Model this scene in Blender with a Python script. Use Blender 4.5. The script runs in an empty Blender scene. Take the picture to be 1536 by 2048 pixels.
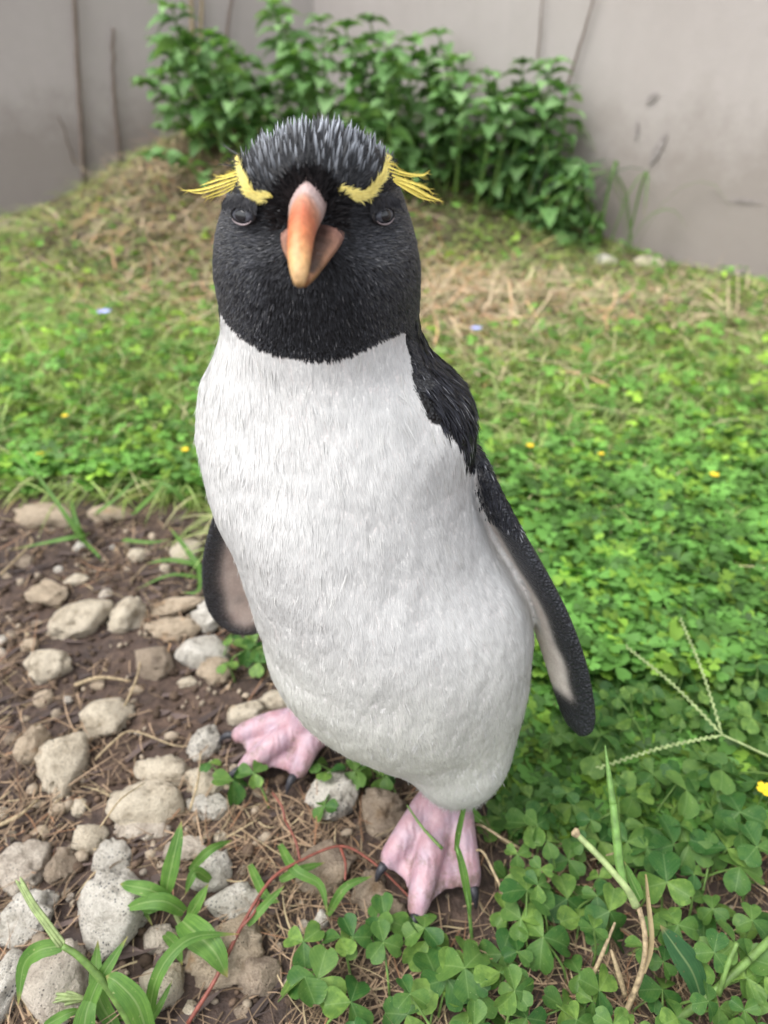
import bpy, bmesh, math
import numpy as np
from mathutils import Vector, Matrix, noise as mnoise, kdtree

# ------------------------------------------------------------------ camera, sky, sun, exposure
scene = bpy.context.scene
COL = scene.collection
rng = np.random.default_rng(11)
CAM_H, PITCH, FPX = 0.47, math.radians(33.0), 1420.0      # metres, downward tilt, focal length in photo pixels
CP, SP = math.cos(PITCH), math.sin(PITCH)

cam_d = bpy.data.cameras.new("camera")
cam = bpy.data.objects.new("camera", cam_d)
COL.objects.link(cam)
cam.location = (0, 0, CAM_H)
cam.rotation_euler = (math.pi / 2 - PITCH, 0, 0)
cam_d.sensor_fit = 'VERTICAL'
cam_d.sensor_height = 34.6
cam_d.lens = 34.6 * FPX / 2048
cam_d.clip_start, cam_d.clip_end = 0.01, 100
cam_d.dof.use_dof = True
cam_d.dof.focus_distance = 0.335
cam_d.dof.aperture_fstop = 6.8
scene.camera = cam

SUN_EL, SUN_AZ = math.radians(62), math.radians(243)      # azimuth clockwise from +Y: behind the camera, to the left
world = bpy.data.worlds.new("World")
scene.world = world
world.use_nodes = True
wn, wl = world.node_tree.nodes, world.node_tree.links
bg = wn["Background"]
sky = wn.new("ShaderNodeTexSky")
sky.sky_type = 'NISHITA'
sky.sun_disc = False
sky.sun_elevation = SUN_EL
sky.sun_rotation = SUN_AZ
sky.dust_density = 3.0
hs = wn.new("ShaderNodeHueSaturation")                     # an overcast sky is nearly colourless
hs.inputs["Saturation"].default_value = 0.22
wl.new(sky.outputs[0], hs.inputs["Color"])
wl.new(hs.outputs[0], bg.inputs["Color"])
bg.inputs["Strength"].default_value = 0.15

sun_d = bpy.data.lights.new("sun", 'SUN')
sun_d.energy = 1.0
sun_d.angle = math.radians(45)
sun_d.color = (1.0, 0.97, 0.92)
sun = bpy.data.objects.new("sun", sun_d)
COL.objects.link(sun)
sd = Vector((math.sin(SUN_AZ) * math.cos(SUN_EL), math.cos(SUN_AZ) * math.cos(SUN_EL), math.sin(SUN_EL)))
sun.rotation_euler = sd.to_track_quat('Z', 'Y').to_euler()
sun.location = (-1.5, -2, 3)

vs = scene.view_settings
vs.view_transform = 'Standard'
vs.look = 'None'
vs.exposure = 1.04
vs.gamma = 1.0
vs.use_curve_mapping = False
scene.cycles.max_bounces = 8
scene.cycles.transparent_max_bounces = 6


# ------------------------------------------------------------------ pixel rays and helpers
def ray(px, py):
    u, v = (px - 768) / FPX, (1024 - py) / FPX
    return np.array([u, CP + v * SP, -SP + v * CP])


def G(px, py, z=0.0):
    """point where the ray through a photo pixel meets height z"""
    d = ray(px, py)
    return np.array([0, 0, CAM_H]) + (z - CAM_H) / d[2] * d


def atY(px, py, y):
    """point where the ray through a photo pixel meets the vertical plane at distance y"""
    d = ray(px, py)
    return np.array([0, 0, CAM_H]) + y / d[1] * d


def proj(p):
    d = p - np.array([0, 0, CAM_H])
    z = d[..., 1] * CP - d[..., 2] * SP
    return 768 + FPX * d[..., 0] / z, 1024 - FPX * (d[..., 1] * SP + d[..., 2] * CP) / z


def mesh_np(name, V, F, mats=None, colors=None, smooth=True, matidx=None, normals=None):
    """V (n,3); F list of (m,k) index arrays"""
    me = bpy.data.meshes.new(name)
    V = np.asarray(V, np.float32)
    F = [np.asarray(f, np.int32) for f in F if len(f)]
    me.vertices.add(len(V))
    me.vertices.foreach_set("co", V.ravel())
    nl = sum(f.size for f in F)
    npoly = sum(len(f) for f in F)
    me.loops.add(nl)
    me.loops.foreach_set("vertex_index", np.concatenate([f.ravel() for f in F]))
    me.polygons.add(npoly)
    tot = np.concatenate([np.full(len(f), f.shape[1], np.int32) for f in F])
    st = np.concatenate([[0], np.cumsum(tot)[:-1]]).astype(np.int32)
    me.polygons.foreach_set("loop_start", st)
    if smooth:
        me.polygons.foreach_set("use_smooth", np.ones(npoly, bool))
    if matidx is not None:
        me.polygons.foreach_set("material_index", np.asarray(matidx, np.int32))
    me.update(calc_edges=True)
    if colors is not None:
        C = np.ones((len(V), 4), np.float32)
        C[:, :3] = colors
        at = me.attributes.new("Col", 'FLOAT_COLOR', 'POINT')
        at.data.foreach_set("color", C.ravel())
    for m in (mats or []):
        me.materials.append(m)
    if normals is not None:
        me.normals_split_custom_set_from_vertices(np.asarray(normals, np.float32))
    return me


def obj(name, me, parent=None, loc=None):
    o = bpy.data.objects.new(name, me)
    COL.objects.link(o)
    if loc is not None:
        o.location = loc
    if parent is not None:
        o.parent = parent
        if parent.parent is None:
            o.matrix_parent_inverse = Matrix.Translation(-Vector(parent.location)) if parent.get("_world", 0) else Matrix()
    return o


def tag(o, label, cat, group=None, kind=None):
    o["label"] = label
    o["category"] = cat
    if group:
        o["group"] = group
    if kind:
        o["kind"] = kind
    return o


def thing(name, loc, label, cat, group=None):
    """an Empty at the thing's base; children built in world coordinates"""
    o = bpy.data.objects.new(name, None)
    COL.objects.link(o)
    o.location = Vector(loc)
    tag(o, label, cat, group)
    o.empty_display_size = 0.01
    return o


def part(name, me, parent):
    """a child whose mesh is in world coordinates"""
    o = bpy.data.objects.new(name, me)
    COL.objects.link(o)
    o.parent = parent
    root = parent
    off = Vector((0, 0, 0))
    while root is not None:
        off += root.location
        root = root.parent
    o.location = -off
    return o


def catmull(P, n):
    P = np.asarray(P, float)
    if len(P) == 2:
        t = np.linspace(0, 1, n)[:, None]
        return P[0] * (1 - t) + P[1] * t
    Q = np.vstack([2 * P[0] - P[1], P, 2 * P[-1] - P[-2]])
    t = np.linspace(0, len(P) - 1, n)
    i = np.minimum(t.astype(int), len(P) - 2)
    f = (t - i)[:, None]
    p0, p1, p2, p3 = Q[i], Q[i + 1], Q[i + 2], Q[i + 3]
    return 0.5 * (2 * p1 + (p2 - p0) * f + (2 * p0 - 5 * p1 + 4 * p2 - p3) * f ** 2 + (3 * p1 - p0 - 3 * p2 + p3) * f ** 3)


def nrm(a):
    return a / np.maximum(np.linalg.norm(a, axis=-1, keepdims=True), 1e-9)


def grid_faces(nr, nc, wrap=True):
    i = np.arange(nr - 1)[:, None]
    j = np.arange(nc if wrap else nc - 1)[None]
    j2 = (j + 1) % nc
    return np.stack([i * nc + j, i * nc + j2, (i + 1) * nc + j2, (i + 1) * nc + j], -1).reshape(-1, 4)


def tube_arrays(P, r, nseg=6, n=None):
    """closed tapered tube along a path"""
    n = n or max(6, 4 * len(P))
    C = catmull(P, n)
    r = np.interp(np.linspace(0, 1, n), np.linspace(0, 1, len(np.atleast_1d(r))), np.atleast_1d(r)) if np.ndim(r) else np.full(n, r)
    T = nrm(np.gradient(C, axis=0))
    ref = np.array([0.13, 0.31, 0.94]) if abs(T[:, 2]).mean() < 0.8 else np.array([0.9, 0.3, 0.1])
    A = nrm(np.cross(T, ref))
    B = np.cross(T, A)
    a = np.linspace(0, 2 * np.pi, nseg, endpoint=False)
    V = C[:, None] + r[:, None, None] * (np.cos(a)[None, :, None] * A[:, None] + np.sin(a)[None, :, None] * B[:, None])
    V = V.reshape(-1, 3)
    F = grid_faces(n, nseg)[:, ::-1]
    k = len(V)
    V = np.vstack([V, C[0], C[-1]])
    j = np.arange(nseg)
    f1 = np.stack([np.full(nseg, k), j, (j + 1) % nseg], -1)
    f2 = np.stack([np.full(nseg, k + 1), (n - 1) * nseg + (j + 1) % nseg, (n - 1) * nseg + j], -1)
    return V, [F, np.vstack([f1, f2])]


def tube(name, P, r, mats, parent=None, nseg=6, n=None):
    V, F = tube_arrays(P, r, nseg, n)
    me = mesh_np(name, V, F, mats)
    return part(name, me, parent) if parent is not None else me


def blade_arrays(P, w, up=(0, 0, 1), fold=0.25, n=14, prof=None, twist=0.0):
    """a grass blade: V-folded tapered strip along a path"""
    C = catmull(P, n)
    T = nrm(np.gradient(C, axis=0))
    S = nrm(np.cross(T, np.asarray(up, float)))
    N = np.cross(S, T)
    s = np.linspace(0, 1, n)
    if twist:
        a = twist * s[:, None]
        S, N = S * np.cos(a) + N * np.sin(a), N * np.cos(a) - S * np.sin(a)
    pr = np.interp(s, *(prof or ([0, .12, .4, .75, .93, 1], [.55, .85, 1, .66, .22, .02])))
    hw = (w / 2 * pr)[:, None]
    V = np.stack([C - S * hw + N * hw * fold, C - S * hw * .5 + N * hw * (fold * .62), C, C + S * hw * .5 + N * hw * (fold * .62), C + S * hw + N * hw * fold], 1).reshape(-1, 3)
    return V, [grid_faces(n, 5, wrap=False)]


def blade_uv(n):
    """across and along a blade, kept as a colour attribute for its material"""
    return np.stack([np.tile([0, .25, .5, .75, 1], n), np.repeat(np.linspace(0, 1, n), 5), np.full(5 * n, rng.random())], 1)


def blade(name, P, w, mats, parent, **k):
    V, F = blade_arrays(P, w, **k)
    return part(name, mesh_np(name, V, F, mats, blade_uv(len(V) // 5)), parent)


def vnoise(V, scale, seed=0.0, octaves=3):
    out = np.empty(len(V))
    for i, p in enumerate(V):
        out[i] = mnoise.fractal((p[0] * scale + seed, p[1] * scale + seed * 1.7, p[2] * scale - seed), 1.0, 2.0, octaves)
    return out


def wave(x, y, seed, n=7, f0=6.0, f1=30.0):
    """cheap smooth 2-D noise, about -1..1"""
    r = np.random.default_rng(seed)
    out = 0
    for _ in range(n):
        f, a, p = r.uniform(f0, f1), r.uniform(0, 6.28), r.uniform(0, 6.28)
        out = out + np.sin(f * (x * math.cos(a) + y * math.sin(a)) + p)
    return out / n * 1.6


# ------------------------------------------------------------------ materials
def mat(name):
    m = bpy.data.materials.new(name)
    m.use_nodes = True
    nt = m.node_tree
    return m, nt.nodes, nt.links, nt.nodes["Principled BSDF"]


def nd(N, kind, **k):
    n = N.new(kind)
    for a, b in k.items():
        if a in n.inputs:
            n.inputs[a].default_value = b
        else:
            setattr(n, a, b)
    return n


def ramp(N, stops, interp='LINEAR'):
    r = N.new("ShaderNodeValToRGB")
    r.color_ramp.interpolation = interp
    el = r.color_ramp.elements
    while len(el) < len(stops):
        el.new(0.5)
    for e, (p, c) in zip(el, stops):
        e.position = p
        e.color = (*c, 1)
    return r


def mixc(N, L, fac, a, b, mode='MIX'):
    m = N.new("ShaderNodeMix")
    m.data_type = 'RGBA'
    m.blend_type = mode
    for sock, val in ((m.inputs[0], fac), (m.inputs[6], a), (m.inputs[7], b)):
        if isinstance(val, (int, float)):
            sock.default_value = val
        elif isinstance(val, tuple):
            sock.default_value = (*val, 1)
        else:
            L.new(val, sock)
    return m.outputs[2]


def bump(N, L, P, height, strength, dist):
    b = nd(N, "ShaderNodeBump", Strength=strength, Distance=dist)
    L.new(height, b.inputs["Height"])
    L.new(b.outputs[0], P.inputs["Normal"])


def coords(N, L, scale, kind="Object"):
    t = N.new("ShaderNodeTexCoord")
    m = N.new("ShaderNodeMapping")
    m.inputs["Scale"].default_value = (scale,) * 3 if not isinstance(scale, tuple) else scale
    L.new(t.outputs[kind], m.inputs[0])
    return m.outputs[0]


def noise(N, L, vec, scale, detail=4, rough=.55):
    n = nd(N, "ShaderNodeTexNoise", Scale=scale, Detail=detail, Roughness=rough)
    L.new(vec, n.inputs["Vector"])
    return n.outputs["Fac"]


def leaf_mat(name, c0, c1, rough=.45, trans=.3, attr=False, blemish=None, scale=60):
    m, N, L, P = mat(name)
    v = coords(N, L, 1.0)
    f = noise(N, L, v, scale, 3)
    oi = N.new("ShaderNodeObjectInfo")
    ad = nd(N, "ShaderNodeMath", operation='ADD')
    L.new(f, ad.inputs[0])
    sc = nd(N, "ShaderNodeMath", operation='MULTIPLY_ADD')
    L.new(oi.outputs["Random"], sc.inputs[0])
    sc.inputs[1].default_value, sc.inputs[2].default_value = (0.0, 0.0) if attr else (.9, -.45)
    L.new(sc.outputs[0], ad.inputs[1])
    cr = ramp(N, [(.25, c0), (.8, c1)])
    L.new(ad.outputs[0], cr.inputs[0])
    col = cr.outputs[0]
    if attr:
        a = N.new("ShaderNodeAttribute")
        a.attribute_name = "Col"
        col = mixc(N, L, 1.0, col, a.outputs["Color"], 'MULTIPLY')
    if blemish:
        f2 = noise(N, L, v, scale * 5, 2)
        r2 = ramp(N, [(.66, (0, 0, 0)), (.74, (1, 1, 1))])
        L.new(f2, r2.inputs[0])
        col = mixc(N, L, r2.outputs[0], col, blemish)
    L.new(col, P.inputs["Base Color"])
    P.inputs["Roughness"].default_value = rough
    P.inputs["Specular IOR Level"].default_value = .28
    tr = N.new("ShaderNodeBsdfTranslucent")
    tc = mixc(N, L, 1.0, col, (1.25, 1.35, .6), 'MULTIPLY')
    L.new(tc, tr.inputs["Color"])
    mx = N.new("ShaderNodeMixShader")
    mx.inputs[0].default_value = trans
    L.new(P.outputs[0], mx.inputs[1])
    L.new(tr.outputs[0], mx.inputs[2])
    L.new(mx.outputs[0], N["Material Output"].inputs["Surface"])
    return m


def plain(name, c, rough=.6, attr=False, var=.35, scale=200, spec=.4, bumpd=0):
    m, N, L, P = mat(name)
    v = coords(N, L, 1.0)
    f = noise(N, L, v, scale, 4)
    lo, hi = tuple(x * (1 - var) for x in c), tuple(min(1, x * (1 + var)) for x in c)
    cr = ramp(N, [(.3, lo), (.7, hi)])
    L.new(f, cr.inputs[0])
    col = cr.outputs[0]
    if attr:
        a = N.new("ShaderNodeAttribute")
        a.attribute_name = "Col"
        col = mixc(N, L, 1.0, col, a.outputs["Color"], 'MULTIPLY')
    L.new(col, P.inputs["Base Color"])
    P.inputs["Roughness"].default_value = rough
    P.inputs["Specular IOR Level"].default_value = spec
    if bumpd:
        bump(N, L, P, f, .6, bumpd)
    return m


def soil_mat():
    m, N, L, P = mat("damp_soil")
    v = coords(N, L, 1.0)
    f1 = noise(N, L, v, 9, 5)
    f2 = noise(N, L, v, 130, 6, .7)
    cr = ramp(N, [(.25, (.035, .025, .021)), (.5, (.085, .06, .048)), (.75, (.17, .125, .098))])
    L.new(f2, cr.inputs[0])
    cr2 = ramp(N, [(.35, (.55, .5, .52)), (.65, (1.15, 1.05, .95))])
    L.new(f1, cr2.inputs[0])
    L.new(mixc(N, L, 1.0, cr.outputs[0], cr2.outputs[0], 'MULTIPLY'), P.inputs["Base Color"])
    rr = ramp(N, [(.35, (.42,) * 3), (.6, (.9,) * 3)])
    L.new(f1, rr.inputs[0])
    L.new(rr.outputs[0], P.inputs["Roughness"])
    bump(N, L, P, f2, .9, .004)
    return m


def stone_mat(name, base, light, stain, speck, speck_amt, stain_amt):
    m, N, L, P = mat(name)
    v = coords(N, L, 1.0)
    oi = N.new("ShaderNodeObjectInfo")
    off = N.new("ShaderNodeVectorMath")
    off.operation = 'ADD'
    L.new(v, off.inputs[0])
    L.new(oi.outputs["Location"], off.inputs[1])
    v = off.outputs[0]
    f = noise(N, L, v, 75, 8, .75)
    cr = ramp(N, [(.30, base), (.54, light)])
    L.new(f, cr.inputs[0])
    fs = noise(N, L, v, 38, 4, .6)
    rs = ramp(N, [(.62 - stain_amt, (0, 0, 0)), (.78 - stain_amt, (1, 1, 1))])
    L.new(fs, rs.inputs[0])
    col = mixc(N, L, rs.outputs[0], cr.outputs[0], stain)
    vo = nd(N, "ShaderNodeTexVoronoi", Scale=420.0)
    L.new(v, vo.inputs["Vector"])
    fk = noise(N, L, v, 60, 3)
    ad = nd(N, "ShaderNodeMath", operation='MULTIPLY')
    rk = ramp(N, [(speck_amt, (1, 1, 1)), (speck_amt + .12, (0, 0, 0))])
    L.new(vo.outputs["Distance"], rk.inputs[0])
    rk2 = ramp(N, [(.42, (0, 0, 0)), (.6, (1, 1, 1))])
    L.new(fk, rk2.inputs[0])
    L.new(rk.outputs[0], ad.inputs[0])
    L.new(rk2.outputs[0], ad.inputs[1])
    col = mixc(N, L, ad.outputs[0], col, speck)
    f3 = noise(N, L, v, 700, 3, .7)
    r3 = ramp(N, [(.3, (.78, .76, .72)), (.7, (1.12, 1.12, 1.12))])
    L.new(f3, r3.inputs[0])
    col = mixc(N, L, 1.0, col, r3.outputs[0], 'MULTIPLY')
    L.new(col, P.inputs["Base Color"])
    P.inputs["Roughness"].default_value = .85
    sm = nd(N, "ShaderNodeMath", operation='ADD')
    L.new(f, sm.inputs[0])
    L.new(f3, sm.inputs[1])
    bump(N, L, P, sm.outputs[0], 1.0, .0042)
    return m


def wall_mat(name):
    m, N, L, P = mat(name)
    v = coords(N, L, 1.0)
    f1 = noise(N, L, v, 1.3, 5, .6)
    cr = ramp(N, [(.3, (.41, .37, .352)), (.7, (.47, .43, .412))])
    L.new(f1, cr.inputs[0])
    vs_ = coords(N, L, (9, 9, .9))
    f4 = noise(N, L, vs_, 1.5, 5, .6)
    r4 = ramp(N, [(.3, (.96, .96, .955)), (.65, (1, 1, 1))])
    L.new(f4, r4.inputs[0])
    col = mixc(N, L, 1.0, cr.outputs[0], r4.outputs[0], 'MULTIPLY')
    f2 = noise(N, L, v, 160, 4, .6)
    sx = N.new("ShaderNodeSeparateXYZ")
    L.new(v, sx.inputs[0])
    f5 = noise(N, L, v, 7, 6, .7)
    gm = nd(N, "ShaderNodeMath", operation='MULTIPLY_ADD')
    L.new(f5, gm.inputs[0])
    gm.inputs[1].default_value = -.42
    L.new(sx.outputs[2], gm.inputs[2])
    gr = ramp(N, [(0.0, (.55, .55, .55)), (.16, (0, 0, 0))])
    L.new(gm.outputs[0], gr.inputs[0])
    col = mixc(N, L, gr.outputs[0], col, (.20, .165, .14))
    f6 = noise(N, L, v, 26, 5, .7)
    r6 = ramp(N, [(.3, (.965, .963, .96)), (.7, (1.02, 1.02, 1.02))])
    L.new(f6, r6.inputs[0])
    col = mixc(N, L, 1.0, col, r6.outputs[0], 'MULTIPLY')
    L.new(col, P.inputs["Base Color"])
    P.inputs["Roughness"].default_value = .72
    bump(N, L, P, f2, .5, .003)
    return m


def attr_mat(name, rough=.6, spec=.4, nscale=0, nvar=0.0, bumps=0, trans=0.0, sheen=0.0):
    """colour from the mesh's own colour attribute, with optional grain"""
    m, N, L, P = mat(name)
    a = N.new("ShaderNodeAttribute")
    a.attribute_name = "Col"
    col = a.outputs["Color"]
    if nscale:
        v = coords(N, L, 1.0)
        f = noise(N, L, v, nscale, 5, .6)
        cr = ramp(N, [(.3, (1 - nvar,) * 3), (.7, (1 + nvar * .5,) * 3)])
        L.new(f, cr.inputs[0])
        col = mixc(N, L, 1.0, col, cr.outputs[0], 'MULTIPLY')
        if bumps:
            bump(N, L, P, f, .7, bumps)
    L.new(col, P.inputs["Base Color"])
    P.inputs["Roughness"].default_value = rough
    P.inputs["Specular IOR Level"].default_value = spec
    if sheen:
        P.inputs["Sheen Weight"].default_value = sheen
    if trans:
        tr = N.new("ShaderNodeBsdfTranslucent")
        L.new(col, tr.inputs["Color"])
        mx = N.new("ShaderNodeMixShader")
        mx.inputs[0].default_value = trans
        L.new(P.outputs[0], mx.inputs[1])
        L.new(tr.outputs[0], mx.inputs[2])
        L.new(mx.outputs[0], N["Material Output"].inputs["Surface"])
    return m


def skin_mat():
    """bare and feathered skin of the bird: colour attribute, fine scales"""
    m, N, L, P = mat("penguin_skin")
    a = N.new("ShaderNodeAttribute")
    a.attribute_name = "Col"
    v = coords(N, L, 1.0)
    vo = nd(N, "ShaderNodeTexVoronoi", Scale=620.0)
    L.new(v, vo.inputs["Vector"])
    cr = ramp(N, [(.0, (1.7,) * 3), (.45, (.55,) * 3)])
    L.new(vo.outputs["Distance"], cr.inputs[0])
    f = noise(N, L, v, 90, 4)
    r2 = ramp(N, [(.3, (.85, .8, .8)), (.7, (1.1, 1.1, 1.1))])
    L.new(f, r2.inputs[0])
    lum = N.new("ShaderNodeRGBToBW")
    L.new(a.outputs["Color"], lum.inputs[0])
    lr = ramp(N, [(.1, (1, 1, 1)), (.4, (.18, .18, .18))])
    L.new(lum.outputs[0], lr.inputs[0])
    col = mixc(N, L, lr.outputs[0], a.outputs["Color"], cr.outputs[0], 'MULTIPLY')
    col = mixc(N, L, 1.0, col, r2.outputs[0], 'MULTIPLY')
    L.new(col, P.inputs["Base Color"])
    rf = ramp(N, [(.1, (.33,) * 3), (.4, (.9,) * 3)])
    L.new(lum.outputs[0], rf.inputs[0])
    L.new(rf.outputs[0], P.inputs["Roughness"])
    sf = ramp(N, [(.1, (.45,) * 3), (.4, (.05,) * 3)])
    L.new(lum.outputs[0], sf.inputs[0])
    L.new(sf.outputs[0], P.inputs["Specular IOR Level"])
    b = nd(N, "ShaderNodeBump", Strength=.8, Distance=.0009)
    b.invert = True
    L.new(vo.outputs["Distance"], b.inputs["Height"])
    L.new(lr.outputs[0], b.inputs["Strength"])
    L.new(b.outputs[0], P.inputs["Normal"])
    return m


def blade_mat(name, c0, c1, blemish):
    """grass blade: long veins, pale midrib, browned tip"""
    m, N, L, P = mat(name)
    a = N.new("ShaderNodeAttribute")
    a.attribute_name = "Col"
    sep = N.new("ShaderNodeSeparateColor")
    L.new(a.outputs["Color"], sep.inputs[0])
    cmb = N.new("ShaderNodeCombineXYZ")
    for k, sc_ in enumerate((26.0, 2.5, 40.0)):
        mu = nd(N, "ShaderNodeMath", operation='MULTIPLY')
        L.new(sep.outputs[k], mu.inputs[0])
        mu.inputs[1].default_value = sc_
        L.new(mu.outputs[0], cmb.inputs[k])
    f = noise(N, L, cmb.outputs[0], 1.0, 3)
    f2 = noise(N, L, coords(N, L, 1.0), 90, 3)
    ad = nd(N, "ShaderNodeMath", operation='MULTIPLY_ADD')
    L.new(f, ad.inputs[0])
    ad.inputs[1].default_value = .6
    hf = nd(N, "ShaderNodeMath", operation='MULTIPLY')
    L.new(f2, hf.inputs[0])
    hf.inputs[1].default_value = .45
    L.new(hf.outputs[0], ad.inputs[2])
    cr = ramp(N, [(.32, c0), (.72, c1)])
    L.new(ad.outputs[0], cr.inputs[0])
    mr = ramp(N, [(.44, (0, 0, 0)), (.5, (.5, .5, .5)), (.56, (0, 0, 0))])
    L.new(sep.outputs[0], mr.inputs[0])
    col = mixc(N, L, mr.outputs[0], cr.outputs[0], (.36, .46, .2))
    tr_ = ramp(N, [(.88, (0, 0, 0)), (1.0, (.85, .85, .85))])
    L.new(sep.outputs[1], tr_.inputs[0])
    col = mixc(N, L, tr_.outputs[0], col, (.40, .30, .13))
    f3 = noise(N, L, coords(N, L, 1.0), 420, 2)
    rb = ramp(N, [(.68, (0, 0, 0)), (.74, (.9, .9, .9))])
    L.new(f3, rb.inputs[0])
    col = mixc(N, L, rb.outputs[0], col, blemish)
    L.new(col, P.inputs["Base Color"])
    P.inputs["Roughness"].default_value = .45
    P.inputs["Specular IOR Level"].default_value = .3
    bump(N, L, P, f, .5, .0006)
    tr = N.new("ShaderNodeBsdfTranslucent")
    L.new(mixc(N, L, 1.0, col, (1.25, 1.3, .6), 'MULTIPLY'), tr.inputs["Color"])
    mx = N.new("ShaderNodeMixShader")
    mx.inputs[0].default_value = .28
    L.new(P.outputs[0], mx.inputs[1])
    L.new(tr.outputs[0], mx.inputs[2])
    L.new(mx.outputs[0], N["Material Output"].inputs["Surface"])
    return m


def foot_mat():
    m, N, L, P = mat("foot_skin")
    a = N.new("ShaderNodeAttribute")
    a.attribute_name = "Col"
    v = coords(N, L, 1.0)
    f = noise(N, L, v, 160, 5, .65)
    r2 = ramp(N, [(.3, (.90, .78, .80)), (.7, (1.08, 1.06, 1.06))])
    L.new(f, r2.inputs[0])
    f3 = noise(N, L, v, 45, 3)
    r3 = ramp(N, [(.35, (.93, .84, .86)), (.65, (1.04, 1.04, 1.04))])
    L.new(f3, r3.inputs[0])
    col = mixc(N, L, 1.0, a.outputs["Color"], r2.outputs[0], 'MULTIPLY')
    col = mixc(N, L, 1.0, col, r3.outputs[0], 'MULTIPLY')
    fm = noise(N, L, v, 75, 6, .75)
    sz_ = N.new("ShaderNodeSeparateXYZ")
    L.new(v, sz_.inputs[0])
    mz = nd(N, "ShaderNodeMath", operation='MULTIPLY_ADD')
    L.new(sz_.outputs[2], mz.inputs[0])
    mz.inputs[1].default_value = -5.0
    L.new(fm, mz.inputs[2])
    rm = ramp(N, [(.36, (0, 0, 0)), (.52, (.75, .75, .75))])
    L.new(mz.outputs[0], rm.inputs[0])
    col = mixc(N, L, rm.outputs[0], col, (.17, .115, .09))
    L.new(col, P.inputs["Base Color"])
    P.inputs["Roughness"].default_value = .45
    P.inputs["Subsurface Weight"].default_value = .15
    P.inputs["Subsurface Radius"].default_value = (.006, .002, .0015)
    P.inputs["Subsurface Scale"].default_value = .5
    wv = nd(N, "ShaderNodeTexWave", Scale=55.0, Distortion=9.0, Detail=3.0)
    L.new(v, wv.inputs["Vector"])
    ad = nd(N, "ShaderNodeMath", operation='ADD')
    L.new(wv.outputs["Fac"], ad.inputs[0])
    L.new(f, ad.inputs[1])
    bump(N, L, P, ad.outputs[0], .3, .0012)
    return m


def clover_mat(name, c0, c1):
    """leaflet along its own +Y: pale midrib, side veins, blotches"""
    m, N, L, P = mat(name)
    t = N.new("ShaderNodeTexCoord")
    v = t.outputs["Object"]
    oi = N.new("ShaderNodeObjectInfo")
    off = nd(N, "ShaderNodeVectorMath", operation='ADD')
    L.new(v, off.inputs[0])
    L.new(oi.outputs["Location"], off.inputs[1])
    f = noise(N, L, off.outputs[0], 2.2, 4)
    ad = nd(N, "ShaderNodeMath", operation='MULTIPLY_ADD')
    L.new(oi.outputs["Random"], ad.inputs[0])
    ad.inputs[1].default_value = .62
    fs_ = nd(N, "ShaderNodeMath", operation='SUBTRACT')
    L.new(f, fs_.inputs[0])
    fs_.inputs[1].default_value = .16
    L.new(fs_.outputs[0], ad.inputs[2])
    cr = ramp(N, [(.35, c0), (.85, tuple((a + b) / 2 for a, b in zip(c0, c1))), (1.15, c1)])
    cr.color_ramp.elements[2].position = 1.0
    L.new(ad.outputs[0], cr.inputs[0])
    sep = N.new("ShaderNodeSeparateXYZ")
    L.new(v, sep.inputs[0])
    ab = nd(N, "ShaderNodeMath", operation='ABSOLUTE')
    L.new(sep.outputs[0], ab.inputs[0])
    mr = ramp(N, [(0.0, (1, 1, 1)), (.035, (0, 0, 0))])
    L.new(ab.outputs[0], mr.inputs[0])
    # side veins: bands of y - |x|
    sb = nd(N, "ShaderNodeMath", operation='MULTIPLY_ADD')
    L.new(ab.outputs[0], sb.inputs[0])
    sb.inputs[1].default_value = -.9
    L.new(sep.outputs[1], sb.inputs[2])
    wv = nd(N, "ShaderNodeMath", operation='MULTIPLY')
    L.new(sb.outputs[0], wv.inputs[0])
    wv.inputs[1].default_value = 46.0
    sn = nd(N, "ShaderNodeMath", operation='SINE')
    L.new(wv.outputs[0], sn.inputs[0])
    vr = ramp(N, [(.75, (0, 0, 0)), (1.0, (1, 1, 1))])
    L.new(sn.outputs[0], vr.inputs[0])
    col = mixc(N, L, .0, cr.outputs[0], (0, 0, 0))
    mk = nd(N, "ShaderNodeMath", operation='MULTIPLY')
    L.new(mr.outputs[0], mk.inputs[0])
    mk.inputs[1].default_value = .22
    col = mixc(N, L, mk.outputs[0], cr.outputs[0], (.34, .48, .20))
    mk2 = nd(N, "ShaderNodeMath", operation='MULTIPLY')
    L.new(vr.outputs[0], mk2.inputs[0])
    mk2.inputs[1].default_value = .07
    col = mixc(N, L, mk2.outputs[0], col, (.30, .44, .16))
    fb = noise(N, L, off.outputs[0], 14, 2)
    rb = ramp(N, [(.70, (0, 0, 0)), (.76, (.8, .8, .8))])
    L.new(fb, rb.inputs[0])
    col = mixc(N, L, rb.outputs[0], col, (.42, .44, .26))
    L.new(col, P.inputs["Base Color"])
    P.inputs["Roughness"].default_value = .5
    P.inputs["Specular IOR Level"].default_value = .28
    bump(N, L, P, sn.outputs[0], .05, .004)
    tr = N.new("ShaderNodeBsdfTranslucent")
    L.new(mixc(N, L, 1.0, col, (1.25, 1.3, .6), 'MULTIPLY'), tr.inputs["Color"])
    mx = N.new("ShaderNodeMixShader")
    mx.inputs[0].default_value = .25
    L.new(P.outputs[0], mx.inputs[1])
    L.new(tr.outputs[0], mx.inputs[2])
    L.new(mx.outputs[0], N["Material Output"].inputs["Surface"])
    return m


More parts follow.
